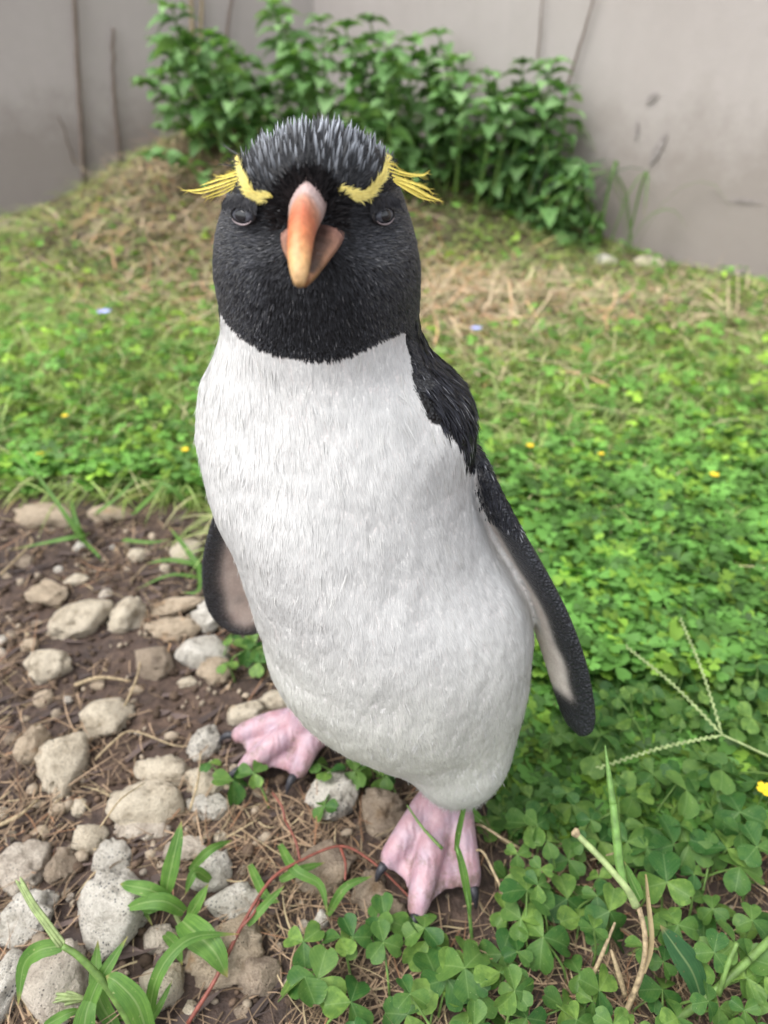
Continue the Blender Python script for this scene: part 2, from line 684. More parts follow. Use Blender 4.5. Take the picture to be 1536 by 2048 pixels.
M = dict(
    foot=foot_mat(),
    soil=soil_mat(),
    wall=wall_mat("painted_render"),
    cream=stone_mat("stone_cream", (.36, .285, .19), (.82, .73, .58), (.50, .34, .18), (.16, .13, .10), .14, .0),
    white=stone_mat("stone_white", (.42, .385, .32), (.86, .82, .74), (.50, .42, .30), (.06, .06, .06), .20, -.05),
    tan=stone_mat("stone_tan", (.38, .29, .20), (.66, .54, .40), (.50, .29, .14), (.12, .09, .06), .14, .04),
    pink=stone_mat("stone_pink", (.36, .29, .23), (.76, .68, .58), (.52, .31, .20), (.12, .10, .08), .16, .0),
    brown=stone_mat("stone_brown", (.24, .18, .14), (.46, .37, .28), (.25, .17, .10), (.07, .05, .04), .10, .03),
    clover=clover_mat("clover_leaf", (.035, .115, .025), (.20, .33, .07)),
    cover=leaf_mat("clover_cover", (.8, .8, .8), (1.15, 1.15, 1.15), .5, .28, attr=True, scale=40),
    grass=blade_mat("grass_blade", (.055, .15, .03), (.18, .34, .07), (.30, .36, .14)),
    tubegreen=plain("green_sheath", (.13, .25, .06), .5),
    grassc=leaf_mat("meadow_blade", (.8, .8, .8), (1.15, 1.15, 1.15), .5, .3, attr=True, scale=30),
    dgrass=blade_mat("dark_grass_blade", (.02, .075, .028), (.06, .16, .055), (.22, .12, .05)),
    shrub=leaf_mat("shrub_leaf", (.12, .25, .08), (.28, .46, .20), .6, .25, scale=25),
    shrubc=leaf_mat("shrub_foliage", (.8, .8, .8), (1.15, 1.15, 1.15), .45, .25, attr=True, scale=25),
    dryblade=blade_mat("dry_blade", (.26, .18, .09), (.55, .45, .27), (.20, .12, .06)),
    stalk=plain("green_stalk", (.14, .24, .06), .5),
    pale=plain("pale_stalk", (.30, .38, .16), .5),
    redstem=plain("red_runner", (.22, .07, .05), .45),
    straw=attr_mat("straw", .75, .3),
    drystem=plain("dry_stem", (.36, .28, .17), .7, var=.5, scale=350, bumpd=.001),
    bark=plain("dead_wood", (.19, .15, .125), .85, bumpd=.002),
    yellow=plain("yellow_petal", (.80, .58, .03), .5, var=.1),
    lilac=plain("lilac_petal", (.42, .45, .80), .5, var=.1),
    skin=skin_mat(),
    feather=attr_mat("feather", .62, .25, trans=.22, sheen=.1),
    darkfeather=attr_mat("dark_feather", .5, .22),
    bill=attr_mat("bill_horn", .36, .45, 320, .30, .0012),
    claw=plain("claw_horn", (.035, .035, .042), .4, scale=400),
    eye=plain("eye_glass", (.012, .013, .016), .06, spec=.8),
    iris=plain("iris", (.09, .095, .115), .25, scale=900),
    lid=plain("eyelid_skin", (.34, .28, .29), .5),
    darklid=plain("dark_eyelid", (.03, .028, .03), .6),
    yplume=plain("yellow_plume", (.80, .66, .14), .6, var=.18, scale=500),
    bplume=plain("black_plume", (.012, .012, .014), .4),
)

# ------------------------------------------------------------------ ground
SOIL_PX = [(-400, 990), (0, 985), (150, 972), (300, 990), (430, 1005), (560, 1180), (640, 1330), (680, 1470), (760, 1600),
           (770, 1730), (720, 1850), (600, 1960), (560, 2100), (520, 2500), (-600, 2500)]
SOIL = np.array([G(x, y)[:2] for x, y in SOIL_PX])


def inside(x, y, poly):
    r = np.zeros(np.shape(x), bool)
    j = len(poly) - 1
    for i in range(len(poly)):
        xi, yi = poly[i]
        xj, yj = poly[j]
        c = ((yi > y) != (yj > y)) & (x < (xj - xi) * (y - yi) / (yj - yi + 1e-12) + xi)
        r ^= c
        j = i
    return r


def is_soil(x, y, jit=.026):
    return inside(x + jit * wave(x, y, 5, f0=25, f1=70), y + jit * wave(x, y, 6, f0=25, f1=70), SOIL)


def gz(x, y):
    """height of the ground"""
    x, y = np.asarray(x, float), np.asarray(y, float)
    z = .26 * np.exp(-(((x + .5) / .5) ** 2 + ((y - 2.62) / .55) ** 2))
    z = z + .10 * np.exp(-(((x - .25) / .45) ** 2 + ((y - 2.3) / .4) ** 2))
    far = np.clip((y - .5) / .6, 0, 1)
    z = z + far * .018 * wave(x, y, 3, f0=2, f1=8)
    z = z + .0035 * wave(x, y, 1, f0=12, f1=45)
    return z


def ground_mesh(name, x0, x1, y0, y1, nx, ny, dz=0.0):
    X, Y = np.meshgrid(np.linspace(x0, x1, nx), np.linspace(y0, y1, ny))
    Z = gz(X, Y) + dz + .0012 * wave(X, Y, 2, n=9, f0=120, f1=400)
    return mesh_np(name, np.stack([X, Y, Z], -1).reshape(-1, 3), [grid_faces(ny, nx, wrap=False)], [M["soil"]])


xs = np.concatenate([np.linspace(-40, -3, 12), np.linspace(-2.9, -.75, 60), np.linspace(-.74, .74, 300), np.linspace(.75, 2.9, 60), np.linspace(3, 40, 12)])
ys = np.concatenate([np.linspace(-40, -2, 10), np.linspace(-1.9, .02, 20), np.linspace(.04, .95, 190), np.linspace(.96, 3.6, 110), np.linspace(3.8, 40, 12)])
X, Y = np.meshgrid(xs, ys)
Zg = gz(X, Y) + .0016 * wave(X, Y, 2, n=11, f0=90, f1=380)
go = obj("ground", mesh_np("ground", np.stack([X, Y, Zg], -1).reshape(-1, 3), [grid_faces(len(ys), len(xs), wrap=False)], [M["soil"]]))
go["kind"] = "structure"
go["label"] = "damp dark brown soil of the yard"

# ------------------------------------------------------------------ walls
CORNER = np.array([-.24, 2.99])
WR = np.array([.94, 1.77])                      # right wall passes through the corner and here
WL = np.array([-1.27, 2.52])                    # left wall
DR, DL = nrm(WR - CORNER), nrm(WL - CORNER)


def wall(name, d, inward, length, label):
    th, hgt, n = .16, 1.7, 60
    base = CORNER
    s = np.linspace(0, length, n)
    z = np.linspace(-.1, hgt, 20)
    S_, Z_ = np.meshgrid(s, z)
    P0 = base[None, None] + S_[..., None] * d
    wob = .002 * wave(S_, Z_, 21, f0=2, f1=7)
    P0 = P0 + inward * wob[..., None]
    front = np.concatenate([P0, Z_[..., None]], -1).reshape(-1, 3)
    back = np.concatenate([P0 - inward * th, Z_[..., None]], -1).reshape(-1, 3)
    nf = len(front)
    gf = grid_faces(20, n, wrap=False)
    top = np.stack([np.arange(n - 1) + 19 * n, np.arange(1, n) + 19 * n, np.arange(1, n) + 19 * n + nf, np.arange(n - 1) + 19 * n + nf], -1)
    e = np.arange(19) * n + n - 1
    end = np.stack([e, e + n, e + n + nf, e + nf], -1)
    me = mesh_np(name, np.vstack([front, back]), [gf, gf[:, ::-1] + nf, top, end], [M["wall"]], smooth=False)
    o = obj(name, me)
    tag(o, label, "wall")
    return o


INR = np.array([-DR[1], DR[0]])
INR = INR if INR[1] < 0 else -INR
INL = np.array([-DL[1], DL[0]])
INL = INL if INL[1] < 0 else -INL
wall_r = wall("rendered_wall", DR, INR, 3.6, "pale mauve-grey rendered wall to the right of the leafy shrub, scuffed")
wall_l = wall("rendered_wall", DL, INL, 3.4, "darker mauve-grey rendered wall behind the dry grass mound, crossed by dead stems")


def on_wall(px, py, right, off=.012):
    d = ray(px, py)
    inn = INR if right else INL
    t = (np.dot(CORNER, inn) + off) / np.dot(d[:2], inn)
    return np.array([0, 0, CAM_H]) + t * d


sc_m = plain("scuff", (.29, .26, .25), .8, var=.3, scale=60)
for a, b, w in [((1290, 205), (1318, 186), 12), ((1298, 330), (1335, 262), 14), ((1270, 280), (1276, 240), 7), ((1455, 400), (1530, 405), 5)]:
    A, B = on_wall(*a, True, .0045), on_wall(*b, True, .0045)
    n = 9
    t = np.linspace(0, 1, n)[:, None]
    C = A * (1 - t) + B * t
    sdir = nrm(np.cross(B - A, np.array([*INR, 0])))
    hw = w / FPX * 2.1 * .5 * np.array([.15, .5, .8, 1, .7, .9, .6, .4, .1])[:, None]
    part("scuff_mark", mesh_np("scuff_mark", np.stack([C - sdir * hw, C + sdir * hw], 1).reshape(-1, 3), [grid_faces(n, 2, wrap=False)], [sc_m]), wall_r)


# ------------------------------------------------------------------ penguin
RING = np.array([  # height, centre y, front depth, back depth, turn to its right
    [.062, .338, .010, .012, 38], [.071, .338, .026, .028, 38], [.086, .336, .043, .046, 37], [.11, .332, .061, .062, 34],
    [.135, .329, .072, .069, 31], [.16, .327, .077, .072, 28], [.20, .325, .075, .072, 26], [.24, .323, .070, .070, 24],
    [.28, .322, .063, .066, 20], [.31, .321, .055, .060, 15], [.335, .320, .047, .054, 10], [.352, .319, .042, .049, 5],
    [.368, .318, .041, .046, 0], [.385, .318, .042, .045, 0], [.40, .318, .042, .045, 0], [.413, .318, .040, .044, 0],
    [.424, .318, .037, .041, 0], [.432, .319, .031, .035, 0], [.4375, .320, .025, .028, 0], [.4405, .321, .016, .018, 0], [.442, .321, .006, .006, 0]])
WID = np.array([  # height, centre x, half width
    [.062, .003, .022], [.071, .004, .046], [.086, .006, .064], [.11, .008, .0755], [.1275, .0095, .0797], [.1414, .0090, .0812], [.1553, .0084, .0815],
    [.1692, .0069, .0818], [.1832, .0065, .0819], [.1971, .0031, .0819], [.211, -.0001, .0798], [.2249, -.0043, .0766],
    [.2389, -.0097, .0723], [.2528, -.015, .0703], [.2667, -.0203, .0702], [.2806, -.024, .0697], [.2946, -.0254, .0693],
    [.3085, -.0249, .070], [.3224, -.0239, .0689], [.3363, -.025, .0635], [.3503, -.0288, .0512], [.3642, -.0289, .0448],
    [.3781, -.0286, .0441], [.392, -.0289, .0442], [.406, -.0292, .0412], [.4199, -.0286, .0355], [.4338, -.0276, .0295],
    [.438, -.0272, .0225], [.4405, -.0272, .014], [.442, -.0272, .004]])
NZ, NT = 220, 160
ZS = np.linspace(.062, .442, NZ)


def sm(a, n=3):
    for _ in range(n):
        a = np.convolve(np.pad(a, 2, mode='edge'), np.array([1, 2, 3, 2, 1]) / 9, 'valid')
    return a


YC, BF, BB, YW = [sm(np.interp(ZS, RING[:, 0], RING[:, k]), 4) for k in (1, 2, 3, 4)]
YW = np.radians(YW)
CX, WW = [sm(np.interp(ZS, WID[:, 0], WID[:, k]), 2) for k in (1, 2)]
TH = np.linspace(0, 2 * np.pi, NT, endpoint=False)
bmean = (BF + BB) / 2
AA = np.sqrt(np.maximum(WW ** 2 - (bmean * np.sin(YW)) ** 2, (.3 * WW) ** 2)) / np.cos(YW)


def torso_point(k, th):
    lx = AA[k] * np.cos(th)
    ly = np.where(np.sin(th) < 0, BF[k], BB[k]) * np.sin(th)
    return np.stack([CX[k] + lx * np.cos(YW[k]) + ly * np.sin(YW[k]), YC[k] - lx * np.sin(YW[k]) + ly * np.cos(YW[k]), ZS[k] + 0 * th], -1)


TORSO = np.array([torso_point(k, TH) for k in range(NZ)])


def local(P):
    """height, angle from the bird's own front (positive to its left, picture right)"""
    z = np.clip(P[:, 2], ZS[0], ZS[-1])
    f = lambda a: np.interp(z, ZS, a)
    dx, dy = P[:, 0] - f(CX), P[:, 1] - f(YC)
    cy, sy = np.cos(f(YW)), np.sin(f(YW))
    lx, ly = dx * cy - dy * sy, dx * sy + dy * cy
    ph = np.arctan2(lx / f(AA), -ly / np.where(ly < 0, f(BF), f(BB)))
    return z, np.degrees(ph)


def on_torso(px, py):
    """front surface point of the torso under a photo pixel -> height, angle"""
    x, y = proj(TORSO)
    d = (x - px) ** 2 + (y - py) ** 2
    nrm_y = TORSO[..., 1] - YC[:, None]
    d = np.where(nrm_y > .03, 1e9, d)
    k = np.unravel_index(d.argmin(), d.shape)
    p = TORSO[k]
    return p, local(p[None])


def closed_loft(rows):
    """rows (n,m,3) -> verts, faces with end caps"""
    n, m = rows.shape[:2]
    V = rows.reshape(-1, 3)
    k = len(V)
    V = np.vstack([V, rows[0].mean(0), rows[-1].mean(0)])
    j = np.arange(m)
    return V, [grid_faces(n, m), np.vstack([np.stack([np.full(m, k), (j + 1) % m, j], -1),
                                           np.stack([np.full(m, k + 1), (n - 1) * m + j, (n - 1) * m + (j + 1) % m], -1)])]


def ell_tube(P, R, m=20, n=24):
    V, F = tube_arrays(P, R, m, n)
    return V, F


srcs = []                                                   # (verts, faces, region)
srcs.append((*closed_loft(TORSO), 0))
# feathered thighs
LEG_R = [(.038, .305, .17), (.045, .301, .12), (.047, .298, .09), (.046, .301, .062)]
LEG_L = [(-.034, .360, .17), (-.041, .365, .12), (-.046, .372, .085), (-.049, .377, .058)]
srcs.append((*ell_tube(LEG_R, [.028, .039, .036, .024], 24), 1))
srcs.append((*ell_tube(LEG_L, [.028, .033, .030, .018], 24), 1))
# short stiff tail
srcs.append((*ell_tube([(-.01, .375, .11), (.005, .405, .06), (.015, .43, .02)], [.035, .022, .006], 16), 0))


def flipper(LE, TE, n=40, m=28, th=.0056):
    A, B = catmull(LE, n), catmull(TE, n)
    a = np.linspace(0, 2 * np.pi, m, endpoint=False)
    ch = B - A
    T = nrm(np.gradient((A + B) / 2, axis=0))
    Nn = nrm(np.cross(T, nrm(ch)))
    u = .5 - .5 * np.cos(a)
    tp = np.sin(a) * (1.15 - .55 * u)
    s = np.linspace(0, 1, n)
    thk = th * np.interp(s, [0, .12, .5, .9, 1], [1.5, 1.25, 1.0, .62, .35])
    rows = A[:, None] + ch[:, None] * u[None, :, None] + Nn[:, None] * (thk[:, None] * tp[None])[..., None]
    return closed_loft(rows)


LE_R = [atY(*q) for q in [(925, 870, .330), (966, 930, .310), (990, 975, .304), (1030, 1050, .30), (1090, 1150, .295), (1138, 1240, .29), (1172, 1330, .286), (1189, 1410, .284), (1190, 1455, .284), (1178, 1472, .285)]]
TE_R = [atY(*q) for q in [(900, 890, .350), (928, 960, .347), (945, 1005, .345), (972, 1050, .343), (1005, 1110, .34), (1042, 1190, .335), (1078, 1290, .326), (1098, 1355, .317), (1125, 1435, .305), (1158, 1474, .292)]]
srcs.append((*flipper(LE_R, TE_R), 2))
LE_L = [np.array([-.082, .335, .29]), atY(440, 1000, .352), atY(420, 1050, .360), atY(405, 1110, .366), atY(402, 1160, .370), atY(408, 1205, .373), atY(428, 1243, .376), atY(462, 1267, .378), atY(490, 1272, .380)]
TE_L = [np.array([-.055, .365, .28]), np.array([-.062, .378, .245]), np.array([-.066, .388, .215]), np.array([-.069, .392, .19]), np.array([-.071, .394, .17]), np.array([-.074, .394, .152]), np.array([-.079, .392, .137]), np.array([-.086, .388, .125]), atY(520, 1268, .384)]
srcs.append((*flipper(LE_L, TE_L), 3))

# feet: three toes and webs on each
def foot(ankle, heel, tips, region):
    """ankle and heel points, toe tips (3-D)"""
    out = []
    ankle, heel = np.array(ankle), np.array(heel)
    paths = []
    for tp in tips:
        tp = np.array(tp)
        st = heel * .55 + ankle * .45 + (tp - np.mean(tips, 0)) * np.array([.22, .10, 0])
        mid = st * .5 + tp * .5 + np.array([0, 0, .0065])
        P = catmull([ankle, st * .8 + tp * .2 + np.array([0, 0, .004]), mid, st * .16 + tp * .84 + np.array([0, 0, .0035]), tp], 20)
        paths.append(P)
        out.append((*ell_tube(P, [.0150, .0128, .0100, .0088, .0078, .0058], 12, 24), region))
    a = np.linspace(0, 2 * np.pi, 10, endpoint=False)
    for A, B in ((paths[0], paths[1]), (paths[1], paths[2])):
        n = 18
        s = np.linspace(.08, .95, n)
        Ai = np.array([np.interp(s, np.linspace(0, 1, 20), A[:, k]) for k in range(3)]).T
        Bi = np.array([np.interp(s, np.linspace(0, 1, 20), B[:, k]) for k in range(3)]).T
        ch = Bi - Ai
        u = np.linspace(0, 1, 8)
        sag = -.0028 * np.sin(np.pi * u)
        back = np.sin(np.pi * u)[None, :] * np.linspace(0, -.008, n)[:, None]          # scalloped web edge
        T = nrm(np.gradient((Ai + Bi) / 2, axis=0))
        mid = Ai[:, None] + ch[:, None] * u[None, :, None] + np.array([0, 0, 1.]) * sag[None, :, None] + T[:, None] * back[..., None]
        top, bot = mid + [0, 0, .0022], mid - [0, 0, .0026]
        rows = np.concatenate([top, bot[:, ::-1]], 1)
        out.append((*closed_loft(rows), region))
    return out, paths


fl, paths_l = foot(G(618, 1425, .042), G(640, 1462, .020), [G(470, 1474, .015), G(484, 1543, .012), G(592, 1552, .012)], 4)
fr, paths_r = foot(G(888, 1592, .040), G(885, 1622, .024), [G(772, 1732, .018), G(832, 1832, .014), G(944, 1775, .012)], 4)
srcs += fl + fr

bmb = bmesh.new()
kd_pts, kd_reg = [], []
for V, F, reg in srcs:
    vv = [bmb.verts.new(p) for p in V]
    for f in F:
        for q in f:
            try:
                bmb.faces.new([vv[i] for i in q])
            except ValueError:
                pass
    kd_pts.append(V)
    kd_reg += [reg] * len(V)
bmesh.ops.recalc_face_normals(bmb, faces=bmb.faces)
tmp = bpy.data.meshes.new("tmp")
bmb.to_mesh(tmp)
bmb.free()
to = bpy.data.objects.new("tmp", tmp)
COL.objects.link(to)
md = to.modifiers.new("r", 'REMESH')
md.mode = 'VOXEL'
md.voxel_size = .0016
ms = to.modifiers.new("s", 'SMOOTH')
ms.factor, ms.iterations = .5, 5
dg = bpy.context.evaluated_depsgraph_get()
body_me = bpy.data.meshes.new_from_object(to.evaluated_get(dg))
bpy.data.objects.remove(to)
body_me.name = "body"
kd_pts = np.vstack(kd_pts)
kd_reg = np.array(kd_reg)
kd = kdtree.KDTree(len(kd_pts))
for i, p in enumerate(kd_pts):
    kd.insert(p, i)
kd.balance()
nv = len(body_me.vertices)
BV = np.empty(nv * 3, np.float32)
body_me.vertices.foreach_get("co", BV)
BV = BV.reshape(-1, 3).astype(float)
BREG = np.array([kd_reg[kd.find(p)[1]] for p in BV])

ed = np.empty(len(body_me.edges) * 2, np.int32)
body_me.edges.foreach_get("vertices", ed)
ed = ed.reshape(-1, 2)
deg = np.bincount(ed.ravel(), minlength=nv).astype(float)[:, None]
wz = np.interp(BV[:, 2], [.050, .066, .13, .17], [0, 1, 1, 0]) * np.isin(BREG, (0, 1))
wz = .6 * wz[:, None]
for _ in range(140):
    acc = np.zeros_like(BV)
    for k in range(3):
        acc[:, k] = np.bincount(ed[:, 0], BV[ed[:, 1], k], nv) + np.bincount(ed[:, 1], BV[ed[:, 0], k], nv)
    BV = BV + wz * (acc / deg - BV)
# relief of the face: eye sockets, lores, cheeks, brow ridge
for (px, py), amp, sg in [((489, 432), -.0030, .0075), ((765, 432), -.0030, .0075), ((535, 440), -.0028, .008), ((712, 440), -.0028, .008), ((500, 395), .0028, .0075), ((750, 395), .0028, .0075),
                          ((478, 530), .0026, .014), ((775, 530), .0026, .014), ((540, 590), .0015, .012), ((700, 590), .0015, .012), ((610, 330), .0015, .012), ((520, 475), -.0016, .005), ((735, 475), -.0016, .005)]:
    c_ = on_torso(px, py)[0]
    w_ = amp * np.exp(-((BV - c_) ** 2).sum(1) / (2 * sg ** 2)) * (BREG == 0)
    ctr = np.array([-.0285, .318, .40])
    BV = BV + nrm(BV - ctr) * w_[:, None]
# soft clumps and folds in the plumage of breast and belly
wgt = np.isin(BREG, (0, 1)) * np.interp(BV[:, 2], [.05, .09, .34, .36], [.3, 1, 1, 0])
nrel = .00055 * vnoise(BV * np.array([1, 1, .42]), 120, 3.0, 3) + .0010 * vnoise(BV * np.array([1, 1, .6]), 34, 9.0, 2)
BV = BV + nrm((BV - np.array([0, .325, 0])) * np.array([1, 1, 0])) * (nrel * wgt)[:, None]
body_me.vertices.foreach_set("co", BV.astype(np.float32).ravel())
body_me.update()

# plumage boundaries, read from the photograph onto the body surface
CHIN = [on_torso(*q) for q in [(443, 622), (480, 672), (520, 697), (565, 714), (620, 723), (660, 718), (700, 706), (760, 681), (812, 655)]]
chin_ph = np.array([c[1][1][0] for c in CHIN])
chin_z = np.array([c[1][0][0] for c in CHIN])
o_ = np.argsort(chin_ph)
chin_ph, chin_z = chin_ph[o_], chin_z[o_]
BACK = [on_torso(*q) for q in [(812, 655), (822, 720), (828, 780), (848, 830), (888, 862), (925, 915), (940, 950)]]
back_z = np.array([c[1][0][0] for c in BACK])
back_ph = np.array([c[1][1][0] for c in BACK])
o_ = np.argsort(back_z)
back_z, back_ph = back_z[o_], back_ph[o_]


def dark_mask(P, jit=0.0):
    """1 where the plumage is slate black"""
    z, ph = local(P)
    j = jit * rng.normal(size=len(P)) if jit else 0
    cz = np.interp(ph, chin_ph, chin_z)
    head = (z + .05 * j) > cz
    bz = np.interp(z, back_z, back_ph, left=128)
    bz = np.where(z < back_z[0], np.interp(z, [back_z[0] - .03, back_z[0]], [128, back_ph[0]]), bz)
    back = (ph > bz + 90 * j) | (ph < -112 + 60 * j)
    return head | (back & (z < .372))


BILL = np.array([-.0275, .274, .418])
SK_W = np.array([.84, .84, .82])
SK_B = np.array([.014, .0145, .016])
SK_P = np.array([.46, .315, .345])
cols = np.tile(SK_W, (nv, 1))
dk = dark_mask(BV)
cols[(BREG == 0) & dk] = SK_B
# bare pinkish skin at the gape
ftm = BREG == 4
fn = .5 + .5 * np.sin(BV[:, 0] * 310) * np.sin(BV[:, 1] * 270)
cols[ftm] = SK_P[None] * (1 - .12 * fn[ftm, None]) + np.array([.02, .06, .09]) * fn[ftm, None]
# flippers: slate leading edge and tip, pale underside
for reg, LE, TE in ((2, LE_R, TE_R), (3, LE_L, TE_L)):
    ii = np.where(BREG == reg)[0]
    A, B = catmull(LE, 60), catmull(TE, 60)
    mid = (A + B) / 2
    d = np.linalg.norm(BV[ii][:, None] - mid[None], axis=2)
    k = d.argmin(1)
    ch = B[k] - A[k]
    u = ((BV[ii] - A[k]) * ch).sum(1) / (ch ** 2).sum(1)
    T = nrm(np.gradient(mid, axis=0))[k]
    side = ((BV[ii] - (A[k] + ch * u[:, None])) * np.cross(T, nrm(ch))).sum(1)
    s = k / 59
    wob = .015 * np.sin(s * 40) + .03 * wave(BV[ii][:, 0], BV[ii][:, 2], 9, f0=80, f1=300)
    under = side < -.0002 if reg == 2 else side > .0002
    rim = np.interp(s, [0, .3, .8, 1], [.46, .33, .38, 1.2]) if reg == 2 else np.interp(s, [0, .3, .75, 1], [.22, .22, .26, .6])
    tip = s + wob > (.80 if reg == 2 else .84)
    blot = (wave(BV[ii][:, 0], BV[ii][:, 2], 14, f0=120, f1=420) > .55) & (s > .62) & (u < .6)
    dark = (u + wob < rim) | tip | (~under) | (s < .1) | blot
    dcol = np.array([.045, .05, .06])
    pcol = np.array([.88, .83, .76]) if reg == 2 else np.array([.64, .53, .48])
    cols[ii] = np.where(dark[:, None], dcol, pcol)
# fade the colour joints a little
wf = .5 * np.isin(BREG, (2, 3))[:, None]
for _ in range(22):
    acc = np.zeros_like(cols)
    for k in range(3):
        acc[:, k] = np.bincount(ed[:, 0], cols[ed[:, 1], k], nv) + np.bincount(ed[:, 1], cols[ed[:, 0], k], nv)
    cols = cols + wf * (acc / deg - cols)
C4 = np.ones((nv, 4), np.float32)
C4[:, :3] = cols
at = body_me.attributes.new("Col", 'FLOAT_COLOR', 'POINT')
at.data.foreach_set("color", C4.ravel())
body_me.materials.clear()
body_me.materials.append(M["skin"])
body_me.materials.append(M["foot"])
pl0 = np.empty(len(body_me.polygons), np.int32)
body_me.polygons.foreach_get("loop_start", pl0)
lvi = np.empty(len(body_me.loops), np.int32)
body_me.loops.foreach_get("vertex_index", lvi)
body_me.polygons.foreach_set("material_index", (BREG[lvi[pl0]] == 4).astype(np.int32))
body_me.polygons.foreach_set("use_smooth", np.ones(len(body_me.polygons), bool))
peng = thing("penguin", (-.02, .335, 0), "small black and white penguin with yellow brow crests standing on the soil", "penguin")
part("body", body_me, peng)

# ---- feathers
body_me.calc_loop_triangles()
nt_ = len(body_me.loop_triangles)
tri = np.empty(nt_ * 3, np.int32)
body_me.loop_triangles.foreach_get("vertices", tri)
tri = tri.reshape(-1, 3)
vn = np.empty(nv * 3, np.float32)
body_me.vertex_normals.foreach_get("vector", vn)
vn = vn.reshape(-1, 3).astype(float)
tA = .5 * np.linalg.norm(np.cross(BV[tri[:, 1]] - BV[tri[:, 0]], BV[tri[:, 2]] - BV[tri[:, 0]]), axis=1)
tC = BV[tri].mean(1)
tReg = BREG[tri[:, 0]]


def sample(mask, count):
    w = tA * mask
    k = rng.choice(len(tri), count, p=w / w.sum())
    r1, r2 = np.sqrt(rng.random(count)), rng.random(count)
    b = np.stack([1 - r1, r1 * (1 - r2), r1 * r2], 1)
    return (BV[tri[k]] * b[..., None]).sum(1), nrm((vn[tri[k]] * b[..., None]).sum(1))


def feathers(P, Nn, D, Ln, Wd, lift, lift2, c0, c1, tws=.2, mf=.55):
    """flat tapered feathers: root colour c0, tip colour c1"""
    n = len(P)
    D = nrm(D - (D * Nn).sum(1, keepdims=True) * Nn)
    S = np.cross(Nn, D)
    tw = rng.normal(0, tws, n)[:, None]
    S = nrm(S + Nn * tw)
    Ln, Wd, lift, lift2 = [np.broadcast_to(np.asarray(a, float), (n,))[:, None] for a in (Ln, Wd, lift, lift2)]
    mid = P + Ln * .5 * (D * np.cos(lift) + Nn * np.sin(lift))
    tip = mid + Ln * .5 * (D * np.cos(lift2) + Nn * np.sin(lift2))
    V = np.stack([P - S * Wd * .4, P + S * Wd * .4, mid - S * Wd * .5, mid + S * Wd * .5, tip], 1).reshape(-1, 3)
    b = np.arange(n)[:, None] * 5
    F4 = b + np.array([[0, 2, 3, 1]])
    F3 = b + np.array([[2, 4, 3]])
    cm = c0 * (1 - mf) + c1 * mf
    C = np.stack([c0, c0, cm, cm, c1], 1).reshape(-1, 3)
    return V, [F4, F3], C


bkd0 = kdtree.KDTree(nv)
for i, p in enumerate(BV):
    bkd0.insert(p, i)
bkd0.balance()
dk_t = dark_mask(tC)
zt, pht = local(tC)
front_t = (tC[:, 1] < .375) | (zt > .3)
DOWN = np.array([0, 0, -1.0])
# white breast and belly
mw = ((tReg == 0) | (tReg == 1)) & ~dk_t & front_t & (tC[:, 2] > .034)
n = 140000
P, Nn = sample(mw, n)
keep = ~dark_mask(P, .03)
P, Nn = P[keep], Nn[keep]
n = len(P)
cl = wave(P[:, 0] * 1.0 + P[:, 1], P[:, 2] * .35, 31, n=8, f0=90, f1=260)
cl2 = wave(P[:, 0] - P[:, 1], P[:, 2], 32, n=8, f0=40, f1=160)
zl, phl = local(P)
D = DOWN + np.stack([.22 * np.sin(np.radians(phl)) + .16 * cl + rng.normal(0, .16, n), 0 * cl, .0 * cl], 1)
fluff = np.clip((.085 - P[:, 2]) / .04, 0, 1)
tuft = (rng.random(n) < .02) * np.clip(.5 + cl, 0, 1)
Ln = rng.uniform(.004, .0072, n) * (1 + .9 * fluff) * (1 + .5 * tuft)
lift = .030 + .012 * cl2 + np.abs(rng.normal(0, .014, n)) + .16 * fluff + .12 * tuft + .3 * (rng.random(n) < .004)
br = (.775 + .03 * cl2 + .045 * cl + rng.normal(0, .03, n))[:, None]
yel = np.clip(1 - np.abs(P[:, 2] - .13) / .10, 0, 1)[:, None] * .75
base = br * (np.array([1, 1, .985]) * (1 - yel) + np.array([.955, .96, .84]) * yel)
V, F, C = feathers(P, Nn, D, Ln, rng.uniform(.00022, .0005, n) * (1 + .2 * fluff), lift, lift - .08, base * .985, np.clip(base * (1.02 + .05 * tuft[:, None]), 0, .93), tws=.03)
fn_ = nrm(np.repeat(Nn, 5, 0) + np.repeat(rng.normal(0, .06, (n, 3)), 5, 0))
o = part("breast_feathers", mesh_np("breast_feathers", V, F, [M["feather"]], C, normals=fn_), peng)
o["kind"] = "stuff"
o["label"] = "short dense white breast and belly feathers"
# loose brush-like tufts over the smooth breast, and a wispy hem above the feet
n = 260
P0, N0 = sample(mw & (tC[:, 2] > .08), n)
hemP, hemN = sample(((tReg == 0) | (tReg == 1)) & (tC[:, 2] > .036) & (tC[:, 2] < .075), 6500)
P0 = P0[~dark_mask(P0)]
N0 = np.array([vn[bkd0.find(q)[1]] for q in P0])
m_ = 9
P = np.repeat(P0, m_, 0)
Nn = np.repeat(N0, m_, 0)
dj = np.repeat(rng.normal(0, .22, (len(P0), 3)), m_, 0)
P = P + rng.normal(0, .0007, P.shape) - Nn * .0002
D = np.vstack([DOWN + dj + rng.normal(0, .06, P.shape), DOWN * .8 + hemN * .25 + rng.normal(0, .2, hemP.shape)])
Ln = np.concatenate([np.repeat(rng.uniform(.005, .011, len(P0)), m_) * rng.uniform(.8, 1.1, len(P)), rng.uniform(.006, .012, len(hemP))])
lf1 = np.concatenate([np.repeat(rng.uniform(.03, .12, len(P0)), m_), np.abs(rng.normal(.22, .12, len(hemP)))])
P, Nn = np.vstack([P, hemP]), np.vstack([Nn, hemN])
n = len(P)
